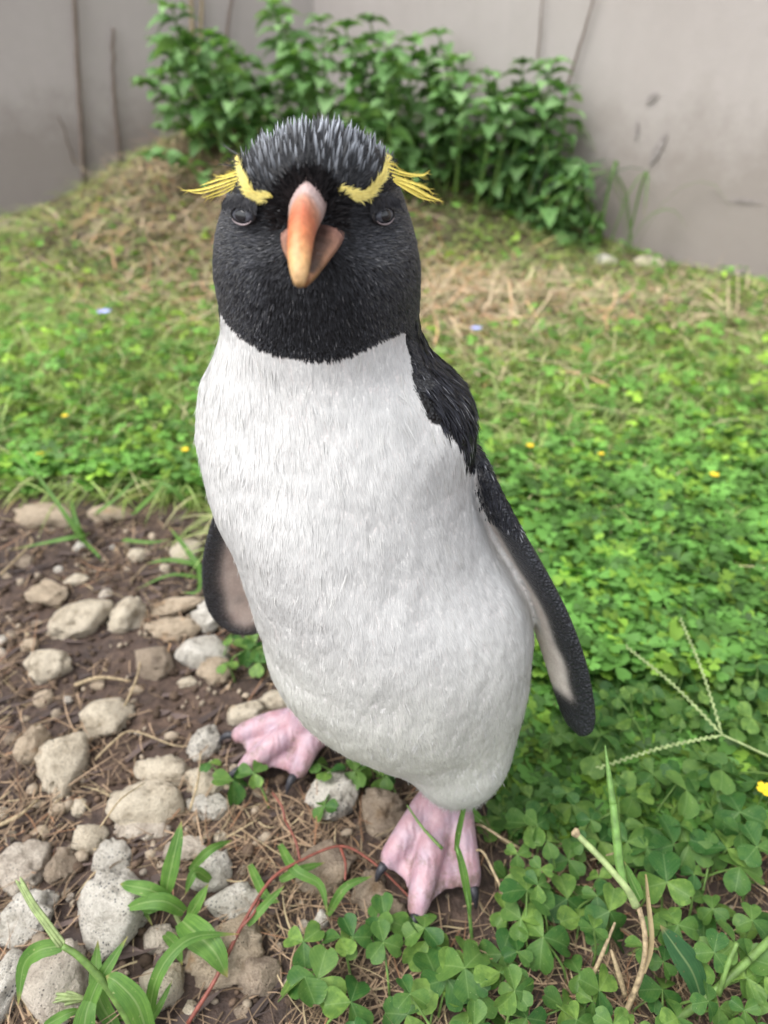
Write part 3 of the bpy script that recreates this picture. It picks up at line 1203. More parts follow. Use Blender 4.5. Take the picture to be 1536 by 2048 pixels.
base = np.array([.82, .82, .80])[None] * rng.uniform(.93, 1.05, (n, 1))
V, F, C = feathers(P, Nn, D, Ln, rng.uniform(.0002, .0004, n), lf1, lf1 - .1, base * .97, np.clip(base * 1.03, 0, .93), tws=.1)
o = part("loose_feather_tufts", mesh_np("loose_feather_tufts", V, F, [M["feather"]], C, normals=nrm(np.repeat(Nn, 5, 0) + np.repeat(rng.normal(0, .12, (n, 3)), 5, 0))), peng)
o["kind"] = "stuff"

# slate back and shoulder
mb = ((tReg == 0) & dk_t & (tC[:, 2] < .372) & (np.abs(pht) > 58)) | ((tReg == 2) & (tC[:, 2] > .262))
n = 26000
P, Nn = sample(mb, n)
keep = dark_mask(P, .05) | ((P[:, 2] > .262) & (P[:, 2] < .30) & (P[:, 0] > .045))
P, Nn = P[keep], Nn[keep]
n = len(P)
D = DOWN + np.stack([rng.normal(.12, .14, n), rng.normal(0, .1, n), 0 * P[:, 0]], 1)
b0 = np.tile([.018, .019, .024], (n, 1)) * rng.uniform(.6, 1.6, (n, 1))
fl_ = rng.random(n) < .07
b1 = np.where(fl_[:, None], np.array([.42, .43, .46]), b0 * 1.9)
V, F, C = feathers(P, Nn, D, np.where(P[:, 2] < .30, .6, 1) * rng.uniform(.005, .009, n), rng.uniform(.0005, .001, n), .10 + rng.normal(0, .04, n), .02, b0, b1)
fn_ = nrm(np.repeat(Nn, 5, 0) + np.repeat(rng.normal(0, .25, (n, 3)), 5, 0))
o = part("back_feathers", mesh_np("back_feathers", V, F, [M["darkfeather"]], C, normals=fn_), peng)
o["kind"] = "stuff"
o["label"] = "glossy slate black back feathers flecked with pale tips"

# face and throat
mh = (tReg == 0) & dk_t & (tC[:, 2] >= .345) & (pht > -175)
n = 80000
P, Nn = sample(mh & ~((tC[:, 2] < .372) & (np.abs(pht) > 70)), n)
keep = dark_mask(P, .032) & (np.linalg.norm(P - BILL, axis=1) > .008)
P, Nn = P[keep], Nn[keep]
n = len(P)
rel = P - BILL
D = nrm(rel) + np.array([0, .25, 0]) + rng.normal(0, .18, (n, 3))
D = np.where((P[:, 2] < .40)[:, None], D + DOWN * .7, D)
side = np.clip((np.abs(P[:, 0] + .0285) - .015) / .025, 0, 1)
b0 = np.tile([.0125, .013, .015], (n, 1)) * rng.uniform(.5, 1.6, (n, 1))
tipc = rng.uniform(1.3, 4.2, (n, 1)) * (1 + 2.6 * side[:, None])
b1 = np.clip(b0 * tipc, 0, .12)
gfl = rng.random(n) < .05 * (.3 + side)
b1[gfl] = [.22, .22, .23]
b1 = np.where((P[:, 2] > .424)[:, None], b0 * 1.25, b1)
hem = np.clip((P[:, 2] - np.interp(local(P)[1], chin_ph, chin_z)) / .010, .62, 1)
V, F, C = feathers(P, Nn, D, hem * rng.uniform(.0022, .004, n), rng.uniform(.0003, .0006, n), .28 + rng.normal(0, .1, n), .15, b0, b1)
fn_ = nrm(np.repeat(Nn, 5, 0) + np.repeat(rng.normal(0, .22, (n, 3)), 5, 0))
o = part("face_feathers", mesh_np("face_feathers", V, F, [M["darkfeather"]], C, normals=fn_), peng)
o["kind"] = "stuff"
o["label"] = "velvety charcoal feathers of face and throat"

# erect silver-tipped crown
mc = (tReg == 0) & (tC[:, 2] > .415) & (tC[:, 1] < .37) & (tC[:, 1] > .283)
n = 1150
P, Nn = sample(mc, n)
browz = .424 + .55 * np.abs(P[:, 0] + .0285) * 0
keep = P[:, 2] > .4195 + .25 * np.abs(P[:, 0] + .028)
P, Nn = P[keep], Nn[keep]
n = len(P)
D = np.stack([(P[:, 0] + .028) * 9, np.full(n, .9), np.full(n, .8)], 1) + rng.normal(0, .13, (n, 3))
g = np.clip((P[:, 2] - .424) / .018, 0, 1)
lift = .30 + .30 * g + rng.normal(0, .09, n)
b0 = np.tile([.012, .013, .016], (n, 1))
b1 = np.array([.55, .59, .66])[None] * np.where(rng.random((n, 1)) < .55, rng.uniform(.5, 1.25, (n, 1)), rng.uniform(.03, .2, (n, 1))) * (.12 + .88 * g[:, None])
V, F, C = feathers(P, Nn, D, rng.uniform(.0065, .0105, n) * (.55 + .5 * g), rng.uniform(.0007, .0011, n), lift, lift + .1, b0, b1, mf=.38)
o = part("crown_feathers", mesh_np("crown_feathers", V, F, [M["darkfeather"]], C), peng)
o["kind"] = "stuff"
o["label"] = "erect silver tipped black crown feathers"

# nearest surface point of the head for the things set on it
bkd = bkd0


def on_head(px, py, y0=.25, y1=.33):
    best = None
    for y in np.linspace(y0, y1, 160):
        p = atY(px, py, y)
        _, i, d = bkd.find(p)
        if best is None or d < best[0]:
            best = (d, i, p)
        if d < .0016:
            return p, vn[i]
    return best[2], vn[best[1]]


# yellow brow stripes
for path in ([(548, 392), (520, 396), (500, 382), (487, 352), (477, 318)], [(672, 378), (700, 388), (728, 390), (756, 362), (774, 318)]):
    pts, nms = zip(*[on_head(*q) for q in path])
    CC = catmull(np.array(pts), 60)
    NN = nrm(catmull(np.array(nms), 60))
    T = nrm(np.gradient(CC, axis=0))
    S = np.cross(NN, T)
    n = 700
    s = rng.random(n)
    k = (s * 59).astype(int)
    wdt = np.interp(s, [0, .15, .45, .8, 1], [.0006, .0012, .0012, .0007, .0003])
    P = CC[k] + S[k] * (rng.uniform(-1, 1, n) * wdt)[:, None] + NN[k] * .0012
    D = T[k] + rng.normal(0, .32, (n, 3))
    b0 = np.array([.74, .60, .12])[None] * rng.uniform(.75, 1.2, (n, 1))
    b1 = np.array([.88, .78, .30])[None] * rng.uniform(.8, 1.1, (n, 1))
    V, F, C = feathers(P, NN[k], D, rng.uniform(.0025, .0045, n), rng.uniform(.00025, .0005, n), .25, .1, b0, b1)
    o = part("brow_stripe", mesh_np("brow_stripe", V, F, [M["feather"]], C), peng)
    o["label"] = "bright yellow brow stripe"

# loose crest plumes at the sides of the head
def plume(path, w, m, y):
    pts = [atY(px, py, yy) for (px, py), yy in zip(path, np.linspace(y, y + .004, len(path)))]
    V, F = blade_arrays(pts, w * .62, up=(0.1, -1, .35), fold=.35, n=12, prof=([0, .3, .7, 1], [.7, 1, .8, .05]))
    Vs, Fs, off = [V], [F[0]], len(V)
    C = catmull(pts, 12)
    T = nrm(np.gradient(C, axis=0))
    for i in range(1, 11):                                   # a few loose barbs
        for sgn in (-1, 1):
            if rng.random() < .55:
                sd_ = np.cross(T[i], [0, -1, 0]) * sgn
                e = C[i] + (T[i] * .9 + sd_ * .45) * rng.uniform(.0015, .0035)
                q = T[i] * .0002
                Vs.append(np.array([C[i] - q * 1.5, C[i] + q * 1.5, e + q * .3, e - q * .3]))
                Fs.append(np.array([[0, 1, 2, 3]]) + off)
                off += 4
    o = part("crest_plume", mesh_np("crest_plume", np.vstack(Vs), [np.vstack(Fs)], [m]), peng)


for path, w in [([(480, 340), (455, 350), (430, 354)], .0012), ([(478, 348), (440, 358), (398, 372)], .0014), ([(476, 355), (430, 371), (395, 380), (360, 381)], .0015),
                ([(474, 362), (435, 376), (400, 386), (366, 380)], .0013), ([(474, 366), (440, 382), (404, 397)], .0015), ([(472, 372), (445, 388), (410, 398)], .0011),
                ([(478, 344), (462, 346), (440, 358)], .001), ([(475, 358), (445, 364), (415, 380)], .0013)]:
    plume(path, w, M["yplume"], .300)
for path, w in [([(777, 334), (810, 346), (842, 350), (858, 346)], .0012), ([(778, 342), (815, 352), (850, 352)], .001), ([(784, 350), (820, 364), (850, 374), (868, 390)], .0016),
                ([(786, 358), (825, 374), (858, 392), (888, 404)], .002), ([(788, 362), (830, 384), (866, 398)], .002), ([(790, 356), (826, 366), (860, 382)], .0018),
                ([(792, 366), (828, 388), (850, 398), (880, 403)], .0013), ([(776, 326), (790, 330), (802, 342)], .0011)]:
    plume(path, w, M["yplume"], .300)
for path, w in [([(478, 310), (460, 299), (441, 287)], .0008), ([(476, 330), (455, 330), (434, 327)], .0006), ([(780, 322), (790, 318), (797, 326)], .0007), ([(800, 350), (830, 352), (858, 368)], .0006), ([(478, 325), (466, 320), (458, 319)], .0006)]:
    plume(path, w, M["bplume"], .302)


# ---- bill
def bill_part(name, secs, colfn, m=22, n=34):
    """sections: y, x, ztop, zbottom, half width, squareness of the top"""
    secs = np.array(secs, float)
    t = np.linspace(0, 1, n)
    S_ = catmull(secs, n)
    a = np.linspace(0, 2 * np.pi, m, endpoint=False)
    rows = []
    for y, x, zt_, zb, hw, sq in S_:
        zc, hz = (zt_ + zb) / 2, (zt_ - zb) / 2
        ww = hw * (1 - (1 - sq) * np.clip(np.sin(a), 0, 1)) if sq > 0 else hw * (.40 + .60 * np.clip((np.sin(a) + 1) * .62, 0, 1)) * 1.1
        rows.append(np.stack([x + ww * np.cos(a), np.full(m, y) - .0 * a, zc + hz * np.sin(a)], 1))
    rows = np.array(rows)
    V, F = closed_loft(rows)
    return part(name, mesh_np(name, V, F, [M["bill"]], colfn(V)), peng)


def upper_col(V):
    s = np.clip((.279 - V[:, 1]) / .052, 0, 1)
    stops = np.array([0, .16, .34, .55, .75, .9, 1])
    cc = np.array([[.62, .46, .44], [.64, .49, .46], [.66, .31, .20], [.62, .17, .08], [.66, .22, .09], [.72, .42, .18], [.68, .46, .24]])
    c = np.stack([np.interp(s, stops, cc[:, k]) for k in range(3)], 1)
    edge = np.clip((np.abs(V[:, 0] + .0278) - .0042) / .002, 0, 1)[:, None]
    return c * (1 - .45 * edge) + np.array([.52, .36, .30]) * .45 * edge


def lower_col(V):
    s = np.clip((.285 - V[:, 1]) / .05, 0, 1)[:, None]
    up_ = np.clip((V[:, 2] - (.4175 - .0095 * s[:, 0]) + .0016) / .0012, 0, 1)[:, None] * (s < .9)
    c = np.array([.36, .20, .17]) * (1 - s) + np.array([.42, .20, .085]) * s
    c = c * (1 + .25 * wave(V[:, :1] * 1.0, V[:, 1:2], 88, f0=200, f1=700))
    return c * (1 - .8 * up_)


XB = -.0278
bill_part("upper_bill", [(.286, XB - .0002, .4315, .4155, .0074, .6), (.272, XB - .0002, .4292, .4145, .0062, .66), (.260, XB, .4282, .4140, .0052, .74), (.250, XB + .0002, .4262, .4130, .0046, .80),
                         (.240, XB + .0004, .4218, .4110, .0041, .84), (.233, XB + .0007, .4160, .4085, .0033, .84), (.2295, XB + .0008, .4110, .4065, .0020, .8)], upper_col)
bill_part("lower_bill", [(.292, XB + .0006, .4180, .4025, .0150, -1), (.278, XB + .0008, .4160, .4015, .0126, -1), (.266, XB + .0010, .4145, .4025, .0106, -1), (.254, XB + .0013, .4122, .4030, .0074, -1),
                         (.243, XB + .0015, .4098, .4035, .0046, -1), (.237, XB + .0015, .4078, .4045, .0022, -1)], lower_col)

# ---- eyes
for px, py, sx in ((487, 431, -1), (766, 431, 1)):
    p, nn = on_head(px, py, .265, .33)
    nn = nrm(np.array(nn))
    R_ = Vector(nn).to_track_quat('Z', 'Y').to_matrix()

    def disc(name, rad, depth, off, mats, parent, seg=24, rings=8, squash=.8, hole=0.0):
        rows = []
        for t in np.linspace(hole, 1, rings):
            a = np.linspace(0, 2 * np.pi, seg, endpoint=False)
            rr = rad * max(t, .02)
            zz = off + (depth * math.sqrt(max(0, 1 - t * t)) if not hole else depth * math.sin(math.pi * (t - hole) / (1 - hole)))
            rows.append(np.stack([rr * np.cos(a), rr * squash * np.sin(a), np.full(seg, zz)], 1))
        V, F = closed_loft(np.array(rows)[::-1])
        V = V @ np.array(R_).T + p
        me = mesh_np(name, V, [F[0]] if hole else F, mats)
        return part(name, me, parent)

    e = disc("eye", .0050, .0020, .0002, [M["iris"]], peng, squash=.56)
    disc("pupil", .0030, .0007, .0016, [M["eye"]], e, squash=.72)
    disc("eyelid", .0060, .0009, .0002, [M["darklid"]], e, hole=.80, squash=.58)
    aa = np.linspace(-2.7, -.45, 9) if sx < 0 else np.linspace(-2.7, -.45, 9)
    X0, Y0, Z0 = [np.array(R_.col[k]) for k in range(3)]
    if Y0[2] < 0:
        X0, Y0 = -X0, -Y0
    arc = [p + X0 * .0051 * math.cos(q) + Y0 * .0032 * math.sin(q) + Z0 * .0013 for q in aa]
    tube("lower_lid", arc, [.0001, .0003, .0004, .0003, .0001], [M["lid"]], e, 6, 18)
    # short dark feathers hooding the upper lid
    Lx, Ly, Lz = [np.array(R_.col[k]) for k in range(3)]
    Ly = Ly if Ly[2] > 0 else -Ly
    n = 420
    t = rng.uniform(-1, 1, n)
    P = p + Lx * (t * .0075)[:, None] + Ly * (.0060 - .0016 * t ** 2 + rng.uniform(-.0016, .001, n))[:, None] + Lz * .0016
    D = -Ly + Lx * (t * .35)[:, None] + rng.normal(0, .15, (n, 3))
    b0 = np.tile([.012, .012, .014], (n, 1))
    V, F, C = feathers(P, np.tile(Lz, (n, 1)), D, rng.uniform(.002, .0036, n), rng.uniform(.0003, .0005, n), .55, .25, b0, b0 * rng.uniform(1, 4, (n, 1)))
    o = part("eye_hood_feathers", mesh_np("eye_hood_feathers", V, F, [M["darkfeather"]], C), peng)
    o["kind"] = "stuff"

# soft black tuft around the bill base
n = 1500
a = rng.uniform(-.35, math.pi + .35, n)
rad = rng.uniform(.006, .0125, n)
P = np.stack([XB + rad * 1.05 * np.cos(a), .2815 + rng.uniform(-.003, .004, n) + .12 * rad, .4185 + rad * 1.2 * np.sin(a)], 1)
D = np.stack([np.cos(a) * .8, np.full(n, -.15), np.sin(a) * .9 + .2], 1) + rng.normal(0, .35, (n, 3))
b0 = np.tile([.010, .010, .011], (n, 1))
V, F, C = feathers(P, np.tile([0, -1.0, 0], (n, 1)), D, rng.uniform(.003, .0065, n), rng.uniform(.0003, .0006, n), .5, .35, b0, b0 * rng.uniform(1, 3.5, (n, 1)))
o = part("bill_tuft", mesh_np("bill_tuft", V, F, [M["darkfeather"]], C), peng)
o["kind"] = "stuff"

# ---- claws
for paths in (paths_l, paths_r):
    for k, P in enumerate(paths):
        tp = P[-1]
        d = nrm((P[-1] - P[-4]) * np.array([1, 1, 0]))
        L_ = .013 if paths is paths_l else .010
        V, F = tube_arrays([tp - d * .003 + [0, 0, .0015], tp + d * L_ * .4 + [0, 0, .0028], tp + d * L_ * .8 + [0, 0, -.001], tp + d * L_ + [0, 0, -.0065]], [.0034, .0031, .002, .0006], 10, 14)
        part("claw", mesh_np("claw", V, F, [M["claw"]]), peng)

# ------------------------------------------------------------------ stones
def stone_mesh(seed, rx, ry, rz, rough=.5, sub=4):
    bm = bmesh.new()
    bmesh.ops.create_icosphere(bm, subdivisions=sub, radius=1)
    V = np.array([v.co[:] for v in bm.verts])
    F = np.array([[v.index for v in f.verts] for f in bm.faces])
    bm.free()
    r = np.random.default_rng(seed)
    d = 1 + rough * .42 * vnoise(V, 1.1, seed * 3.1, 2) + rough * .26 * vnoise(V, 2.7, seed * 1.3, 3) + rough * .20 * vnoise(V, 7, seed * .7, 4) - rough * .05 * np.abs(vnoise(V, 4.5, seed * .9 + 7, 2))
    # a few worn flat faces
    for _ in range(11):
        nn = nrm(r.normal(size=3))
        h = (V * d[:, None]) @ nn
        lim = r.uniform(.62, .92)
        d = np.where(h > lim, d * (lim / np.maximum(h, 1e-6)) ** .75, d)
    V = V * d[:, None] * np.array([rx, ry, rz])
    return V, F


def near_pen(p):
    return any((p[0] - q[0]) ** 2 + (p[1] - q[1]) ** 2 < .016 ** 2 for P in paths_l + paths_r for q in P[::3])


STONES = [  # px x, px y, width, height, material, tilt, label
    (90, 1032, 130, 62, "tan", 0, "blocky beige stone at the grass edge beside the dark wet soil"),
    (215, 1030, 95, 46, "tan", 8, "low reddish tan stone half buried under grass blades"),
    (95, 1192, 92, 62, "tan", 5, "tan stone with orange top beside the large grey-cream stone"),
    (155, 1242, 132, 92, "cream", -12, "large smooth grey-cream stone touching a tan wedge stone"),
    (250, 1237, 72, 84, "cream", 10, "upright tan-cream wedge stone between grey-cream stone and long orange stone"),
    (345, 1217, 150, 44, "tan", -20, "long slanting orange-tan stone under the left-hand flipper tip"),
    (348, 1258, 96, 52, "tan", 0, "flat straw-covered tan stone below the long orange stone"),
    (415, 1238, 66, 76, "white", 0, "white stone directly below the hidden flipper"),
    (372, 1100, 72, 62, "cream", 0, "blurred cream stone behind thin grass by the flipper"),
    (100, 1332, 98, 84, "cream", 0, "round cream stone alone on dark wet soil"),
    (402, 1308, 100, 88, "white", 0, "white stone beside the clover tuft under the belly"),
    (437, 1342, 66, 62, "tan", 0, "small round tan stone leaning on a white one"),
    (310, 1325, 84, 80, "brown", 0, "rough brownish stone with orange patch and dry roots"),
    (210, 1430, 106, 88, "cream", -15, "notched cream stone beside a bent straw"),
    (70, 1497, 66, 88, "tan", 0, "tan oval stone with a dark hollow in its face"),
    (130, 1530, 92, 136, "cream", 0, "tall knobbly cream-tan stone leaning against an oval one"),
    (485, 1428, 82, 52, "cream", -12, "cream stone just behind the raised pink toe"),
    (558, 1402, 66, 52, "cream", 0, "cream stone tucked beneath the white belly fluff"),
    (410, 1488, 74, 72, "white", -20, "pale stone under a green leaf beside the pink toes"),
    (330, 1545, 116, 62, "cream", 0, "lumpy cream stone behind the large scratched one"),
    (300, 1607, 166, 104, "cream", -6, "large flat cream stone with an orange stain"),
    (285, 1660, 104, 40, "pink", 0, "thin beige stone wedged under the large stained stone"),
    (418, 1568, 82, 60, "cream", 0, "yellowish cream stone beside a black claw"),
    (425, 1615, 84, 50, "white", 0, "low grey-white stone below the black claws"),
    (178, 1680, 84, 64, "cream", 0, "pale cream stone left of the thin wedged one"),
    (222, 1716, 84, 72, "white", 25, "grey-white angular stone above the large speckled white stone"),
    (40, 1740, 116, 98, "pink", 0, "round pinkish stone on top of a white one"),
    (125, 1736, 58, 72, "brown", 0, "small brown crumbly stone next to the pinkish stone"),
    (365, 1697, 116, 50, "pink", -14, "long flat pinkish stone behind the grass seedling"),
    (232, 1822, 156, 156, "white", -15, "largest white stone with black specks"),
    (55, 1836, 128, 104, "white", 0, "white speckled stone under the round pinkish stone"),
    (430, 1748, 74, 76, "white", 0, "white chalky stone behind the red runner stem"),
    (460, 1806, 104, 66, "white", 0, "pitted white stone beside the red runner stem"),
    (318, 1882, 74, 50, "pink", 0, "small beige stone at the foot of the grass seedling"),
    (442, 1908, 136, 126, "tan", 0, "big orange-tan stone under a broad grass blade"),
    (328, 1972, 96, 84, "cream", 0, "rounded beige stone behind arching grass blades"),
    (18, 1966, 78, 136, "white", 0, "grey-white stone leaning beside a beige speckled stone"),
    (112, 1972, 138, 146, "pink", 0, "beige speckled stone beneath the seeding grass stalk"),
    (670, 1597, 116, 92, "white", 8, "white stone with dark crystals between the pink feet"),
    (762, 1622, 74, 104, "brown", 0, "upright brown jagged stone between the feet"),
    (640, 1742, 118, 92, "brown", 0, "dull brown stone lying under the red runner"),
    (742, 1785, 88, 70, "brown", 0, "grey-brown stone against the front pink foot"),
    (772, 1822, 70, 46, "tan", 0, "orange-brown stone under the front middle toe"),
    (520, 1958, 96, 84, "brown", 0, "dark grey-brown stone sunk in straw litter"),
    (8, 912, 40, 50, "white", 0, "blurred whitish stone among the grass at the soil edge"),
    (45, 942, 62, 44, "pink", 0, "blurred pinkish stone in the grass above the blocky one"),
    (132, 968, 66, 34, "white", 0, "blurred pale stone half hidden by grass stems"),
    (1212, 522, 52, 26, "white", 0, "pale stone at the foot of the wall nearest the shrub"),
    (1296, 527, 66, 26, "cream", 0, "wide pale stone at the foot of the plain wall"),
    (1240, 612, 70, 26, "cream", 0, "pale stone lying in grass below the wall"),
    (8, 415, 40, 34, "white", 0, "pale stone at the foot of the darker wall"),
    (20, 455, 46, 28, "brown", 0, "dark stone in the grass below the darker wall"),
]
stone_xy = []
for i, (px, py, w, h, mk, tilt, lab) in enumerate(STONES):
    g = G(px, py, 0)
    g = G(px, py, float(gz(g[0], g[1])))
    zd = g[1] * CP - (g[2] - CAM_H) * SP
    rx, hh = w / 2 / FPX * zd * 1.04, h / 2 / FPX * zd * 1.04
    ry, rz = hh * 1.05, hh * .85
    if py < 1000:
        rz = hh
        ry = hh * 1.2
    g = G(px, py, float(gz(g[0], g[1])) + rz * .26)
    V, F = stone_mesh(i + 3, rx, ry, rz, .85, sub=4 if py > 1150 else 3)
    me = mesh_np("stone", V, [F], [M[mk]])
    o = obj("stone", me, loc=(g[0], g[1], g[2]))
    o.rotation_euler = (rng.uniform(-.1, .1), -math.radians(-tilt) * 1.0, rng.uniform(-.15, .15))
    tag(o, lab, "stone", "pale stones lying on the soil")
    stone_xy.append((g[0], g[1], max(rx, ry)))
k = 0
for _ in range(900):
    if k >= 60:
        break
    px, py = rng.uniform(0, 700), rng.uniform(1060, 2040)
    p = G(px, py, 0)
    w = rng.uniform(18, 46)
    zd = p[1] * CP + CAM_H * SP
    r = w / 2 / FPX * zd
    if not is_soil(p[None, 0], p[None, 1])[0] or near_pen(p) or any((p[0] - a) ** 2 + (p[1] - b) ** 2 < (c * .8 + r) ** 2 for a, b, c in stone_xy):
        continue
    mk = rng.choice(["cream", "white", "tan", "brown", "pink"])
    V, F = stone_mesh(200 + k, r, r * rng.uniform(.7, 1), r * rng.uniform(.5, .8), .9, sub=3)
    o = obj("stone", mesh_np("stone", V, [F], [M[mk]]), loc=(p[0], p[1], float(gz(p[0], p[1])) + r * .15))
    o.rotation_euler = (0, 0, rng.uniform(0, 6.28))
    tag(o, {"cream": "small cream stone chip", "white": "small white stone chip", "tan": "small tan stone chip", "brown": "small brown clod of stone", "pink": "small pinkish stone chip"}[mk] + " half sunk in soil among the larger stones", "stone", "small " + str(mk) + " stone chips in the soil")
    stone_xy.append((p[0], p[1], r))
    k += 1
STX = np.array(stone_xy)

# small crumbs and pebbles nobody could count
pv, pf, pc, off = [], [], [], 0
ico, icf = stone_mesh(99, 1, 1, 1, .7, 1)
for _ in range(5200):
    x, y = rng.uniform(-.45, .3), rng.uniform(.14, .72)
    if not is_soil(np.array([x]), np.array([y]))[0] and rng.random() < .9:
        continue
    r = rng.uniform(.0012, .0042) * (1 if rng.random() < .9 else 1.8)
    a = rng.uniform(0, 6.28)
    R3 = np.array([[math.cos(a), -math.sin(a), 0], [math.sin(a), math.cos(a), 0], [0, 0, 1]])
    pv.append((ico * rng.uniform(.6, 1.2, 3)) @ R3.T * r + [x, y, float(gz(x, y)) + r * .5])
    pf.append(icf + off)
    off += len(ico)
    c = np.array([.10, .07, .05]) * rng.uniform(.5, 1.6) if rng.random() < .8 else np.array([.4, .33, .25]) * rng.uniform(.6, 1.1)
    pc.append(np.tile(c, (len(ico), 1)))
o = obj("soil_crumbs", mesh_np("soil_crumbs", np.vstack(pv), [np.vstack(pf)], [attr_mat("crumb", .9, .2, 300, .3, .001)], np.vstack(pc)))
tag(o, "fine crumbs of earth and grit scattered over the soil", "grit", kind="stuff")


# ------------------------------------------------------------------ strips: grass, hay, straw
def strips(base, D, Ln, Wd, bend, col, seg=4, twist=.4, flat=False, tipcol=1.15):
    """many bent tapered blades at once"""
    n = len(base)
    D = nrm(D)
    up = np.array([0, 0, 1.0])
    S = np.cross(D, up)
    bad = np.linalg.norm(S, axis=1) < .15
    S[bad] = np.cross(D[bad], [1, 0, 0])
    S = nrm(S)
    a = rng.uniform(-twist, twist, n)[:, None]
    Nn = np.cross(S, D)
    S = S * np.cos(a) + Nn * np.sin(a)
    hz = D * np.array([1, 1, 0])
    hz = nrm(hz + 1e-6)
    rows = []
    p = base.copy()
    d = D.copy()
    for k in range(seg + 1):
        t = k / seg
        w = (Wd * (1 - t ** 2.2) * .5 + 1e-5)[:, None]
        rows.append(p - S * w)
        rows.append(p + S * w)
        d = nrm(d + bend / seg)
        p = p + d * (Ln / seg)[:, None]
    V = np.stack(rows, 1)
    m = V.shape[1]
    b = np.arange(n)[:, None] * m
    F = np.concatenate([b + np.array([[2 * k, 2 * k + 1, 2 * k + 3, 2 * k + 2]]) for k in range(seg)])
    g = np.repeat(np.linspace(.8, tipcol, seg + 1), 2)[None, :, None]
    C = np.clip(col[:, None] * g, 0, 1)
    return V.reshape(-1, 3), [F], C.reshape(-1, 3)


def scatter(n, y0, y1, density_pow=1.6, margin=1.12):
    """points over the ground in view, denser near the camera"""
    u = rng.random(n)
    p = 1 - density_pow
    y = (y0 ** p + u * (y1 ** p - y0 ** p)) ** (1 / p)
    zd = y * CP + (CAM_H) * SP
    hw = 768 / FPX * zd * margin
    x = rng.uniform(-1, 1, n) * hw
    return x, y


def before_wall(x, y, m=.02):
    p = np.stack([x, y], -1) - CORNER
    return ((p @ INR) > m) & ((p @ INL) > m)


def near_feet(x, y):
    m = np.zeros(len(x), bool)
    for P in paths_l + paths_r:
        for q in P[::4]:
            m |= (x - q[0]) ** 2 + (y - q[1]) ** 2 < .015 ** 2
    return m


def hay_zone(x, y):
    h = np.exp(-(((x + .42) / .42) ** 2 + ((y - 2.15) / .42) ** 2)) + .8 * np.exp(-(((x - .15) / .24) ** 2 + ((y - 1.5) / .42) ** 2)) \
        + .55 * np.exp(-(((x - .62) / .25) ** 2 + ((y - 1.5) / .25) ** 2)) + .5 * np.exp(-(((x + .25) / .3) ** 2 + ((y - 1.55) / .2) ** 2))
    return h * (1 + .5 * wave(x, y, 44, f0=6, f1=18))


# meadow grass
x, y = scatter(110000, .42, 2.95, 1.45)
soil = is_soil(x, y)
hz = hay_zone(x, y)
yg = y > .85
pr = np.where(yg, .95, .8) * (1 - .62 * np.clip(hz, 0, 1))
keep = ~soil & before_wall(x, y) & (rng.random(len(x)) < pr) & (y > .5)
x, y = x[keep], y[keep]
n = len(x)
a = rng.uniform(0, 6.28, n)
D = np.stack([np.cos(a) * .8, np.sin(a) * .8, rng.uniform(.35, 1.2, n)], 1)
pt = wave(x, y, 47, f0=4, f1=14)[:, None]
col = np.array([.24, .36, .085])[None] * rng.uniform(.6, 1.5, (n, 1)) * (1 + .3 * pt)
ye = np.clip(.25 + .5 * pt + rng.normal(0, .2, (n, 1)), 0, 1)
col = col * (1 - ye) + np.array([.58, .58, .24]) * ye * rng.uniform(.7, 1.2, (n, 1))
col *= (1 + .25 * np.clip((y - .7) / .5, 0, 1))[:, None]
dry = rng.random(n) < .12 + .5 * np.clip(hay_zone(x, y), 0, 1)
col[dry] = np.array([.40, .31, .17]) * rng.uniform(.6, 1.2, (dry.sum(), 1))
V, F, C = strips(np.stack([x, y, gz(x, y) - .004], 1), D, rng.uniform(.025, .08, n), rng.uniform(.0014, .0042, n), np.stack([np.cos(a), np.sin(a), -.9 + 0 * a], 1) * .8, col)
o = obj("meadow_grass", mesh_np("meadow_grass", V, F, [M["grassc"]], C))
tag(o, "soft green grass growing over the yard behind the penguin", "grass", kind="stuff")

# longer soft blades standing above the clover
x, y = scatter(15000, .5, 2.6, 1.35)
keep = ~is_soil(x, y) & before_wall(x, y, .06) & (rng.random(len(x)) < np.clip(.62 + .6 * wave(x, y, 91, f0=4, f1=12), .06, 1)) & ~((x > -.14) & (x < .17) & (y < .6))
x, y = x[keep], y[keep]
n = len(x)
a = rng.uniform(0, 6.28, n)
D = np.stack([np.cos(a) * .7, np.sin(a) * .7, rng.uniform(.7, 1.5, n)], 1)
col = np.array([.34, .46, .15])[None] * rng.uniform(.6, 1.35, (n, 1))
pl_ = rng.random(n) < .3
col[pl_] = np.array([.62, .60, .33]) * rng.uniform(.7, 1.1, (pl_.sum(), 1))
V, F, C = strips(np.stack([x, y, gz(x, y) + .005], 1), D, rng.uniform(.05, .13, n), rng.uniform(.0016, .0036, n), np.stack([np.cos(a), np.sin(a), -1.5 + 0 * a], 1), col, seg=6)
o = obj("long_grass", mesh_np("long_grass", V, F, [M["grassc"]], C))
tag(o, "long soft yellow-green grass blades arching over the clover", "grass", kind="stuff")

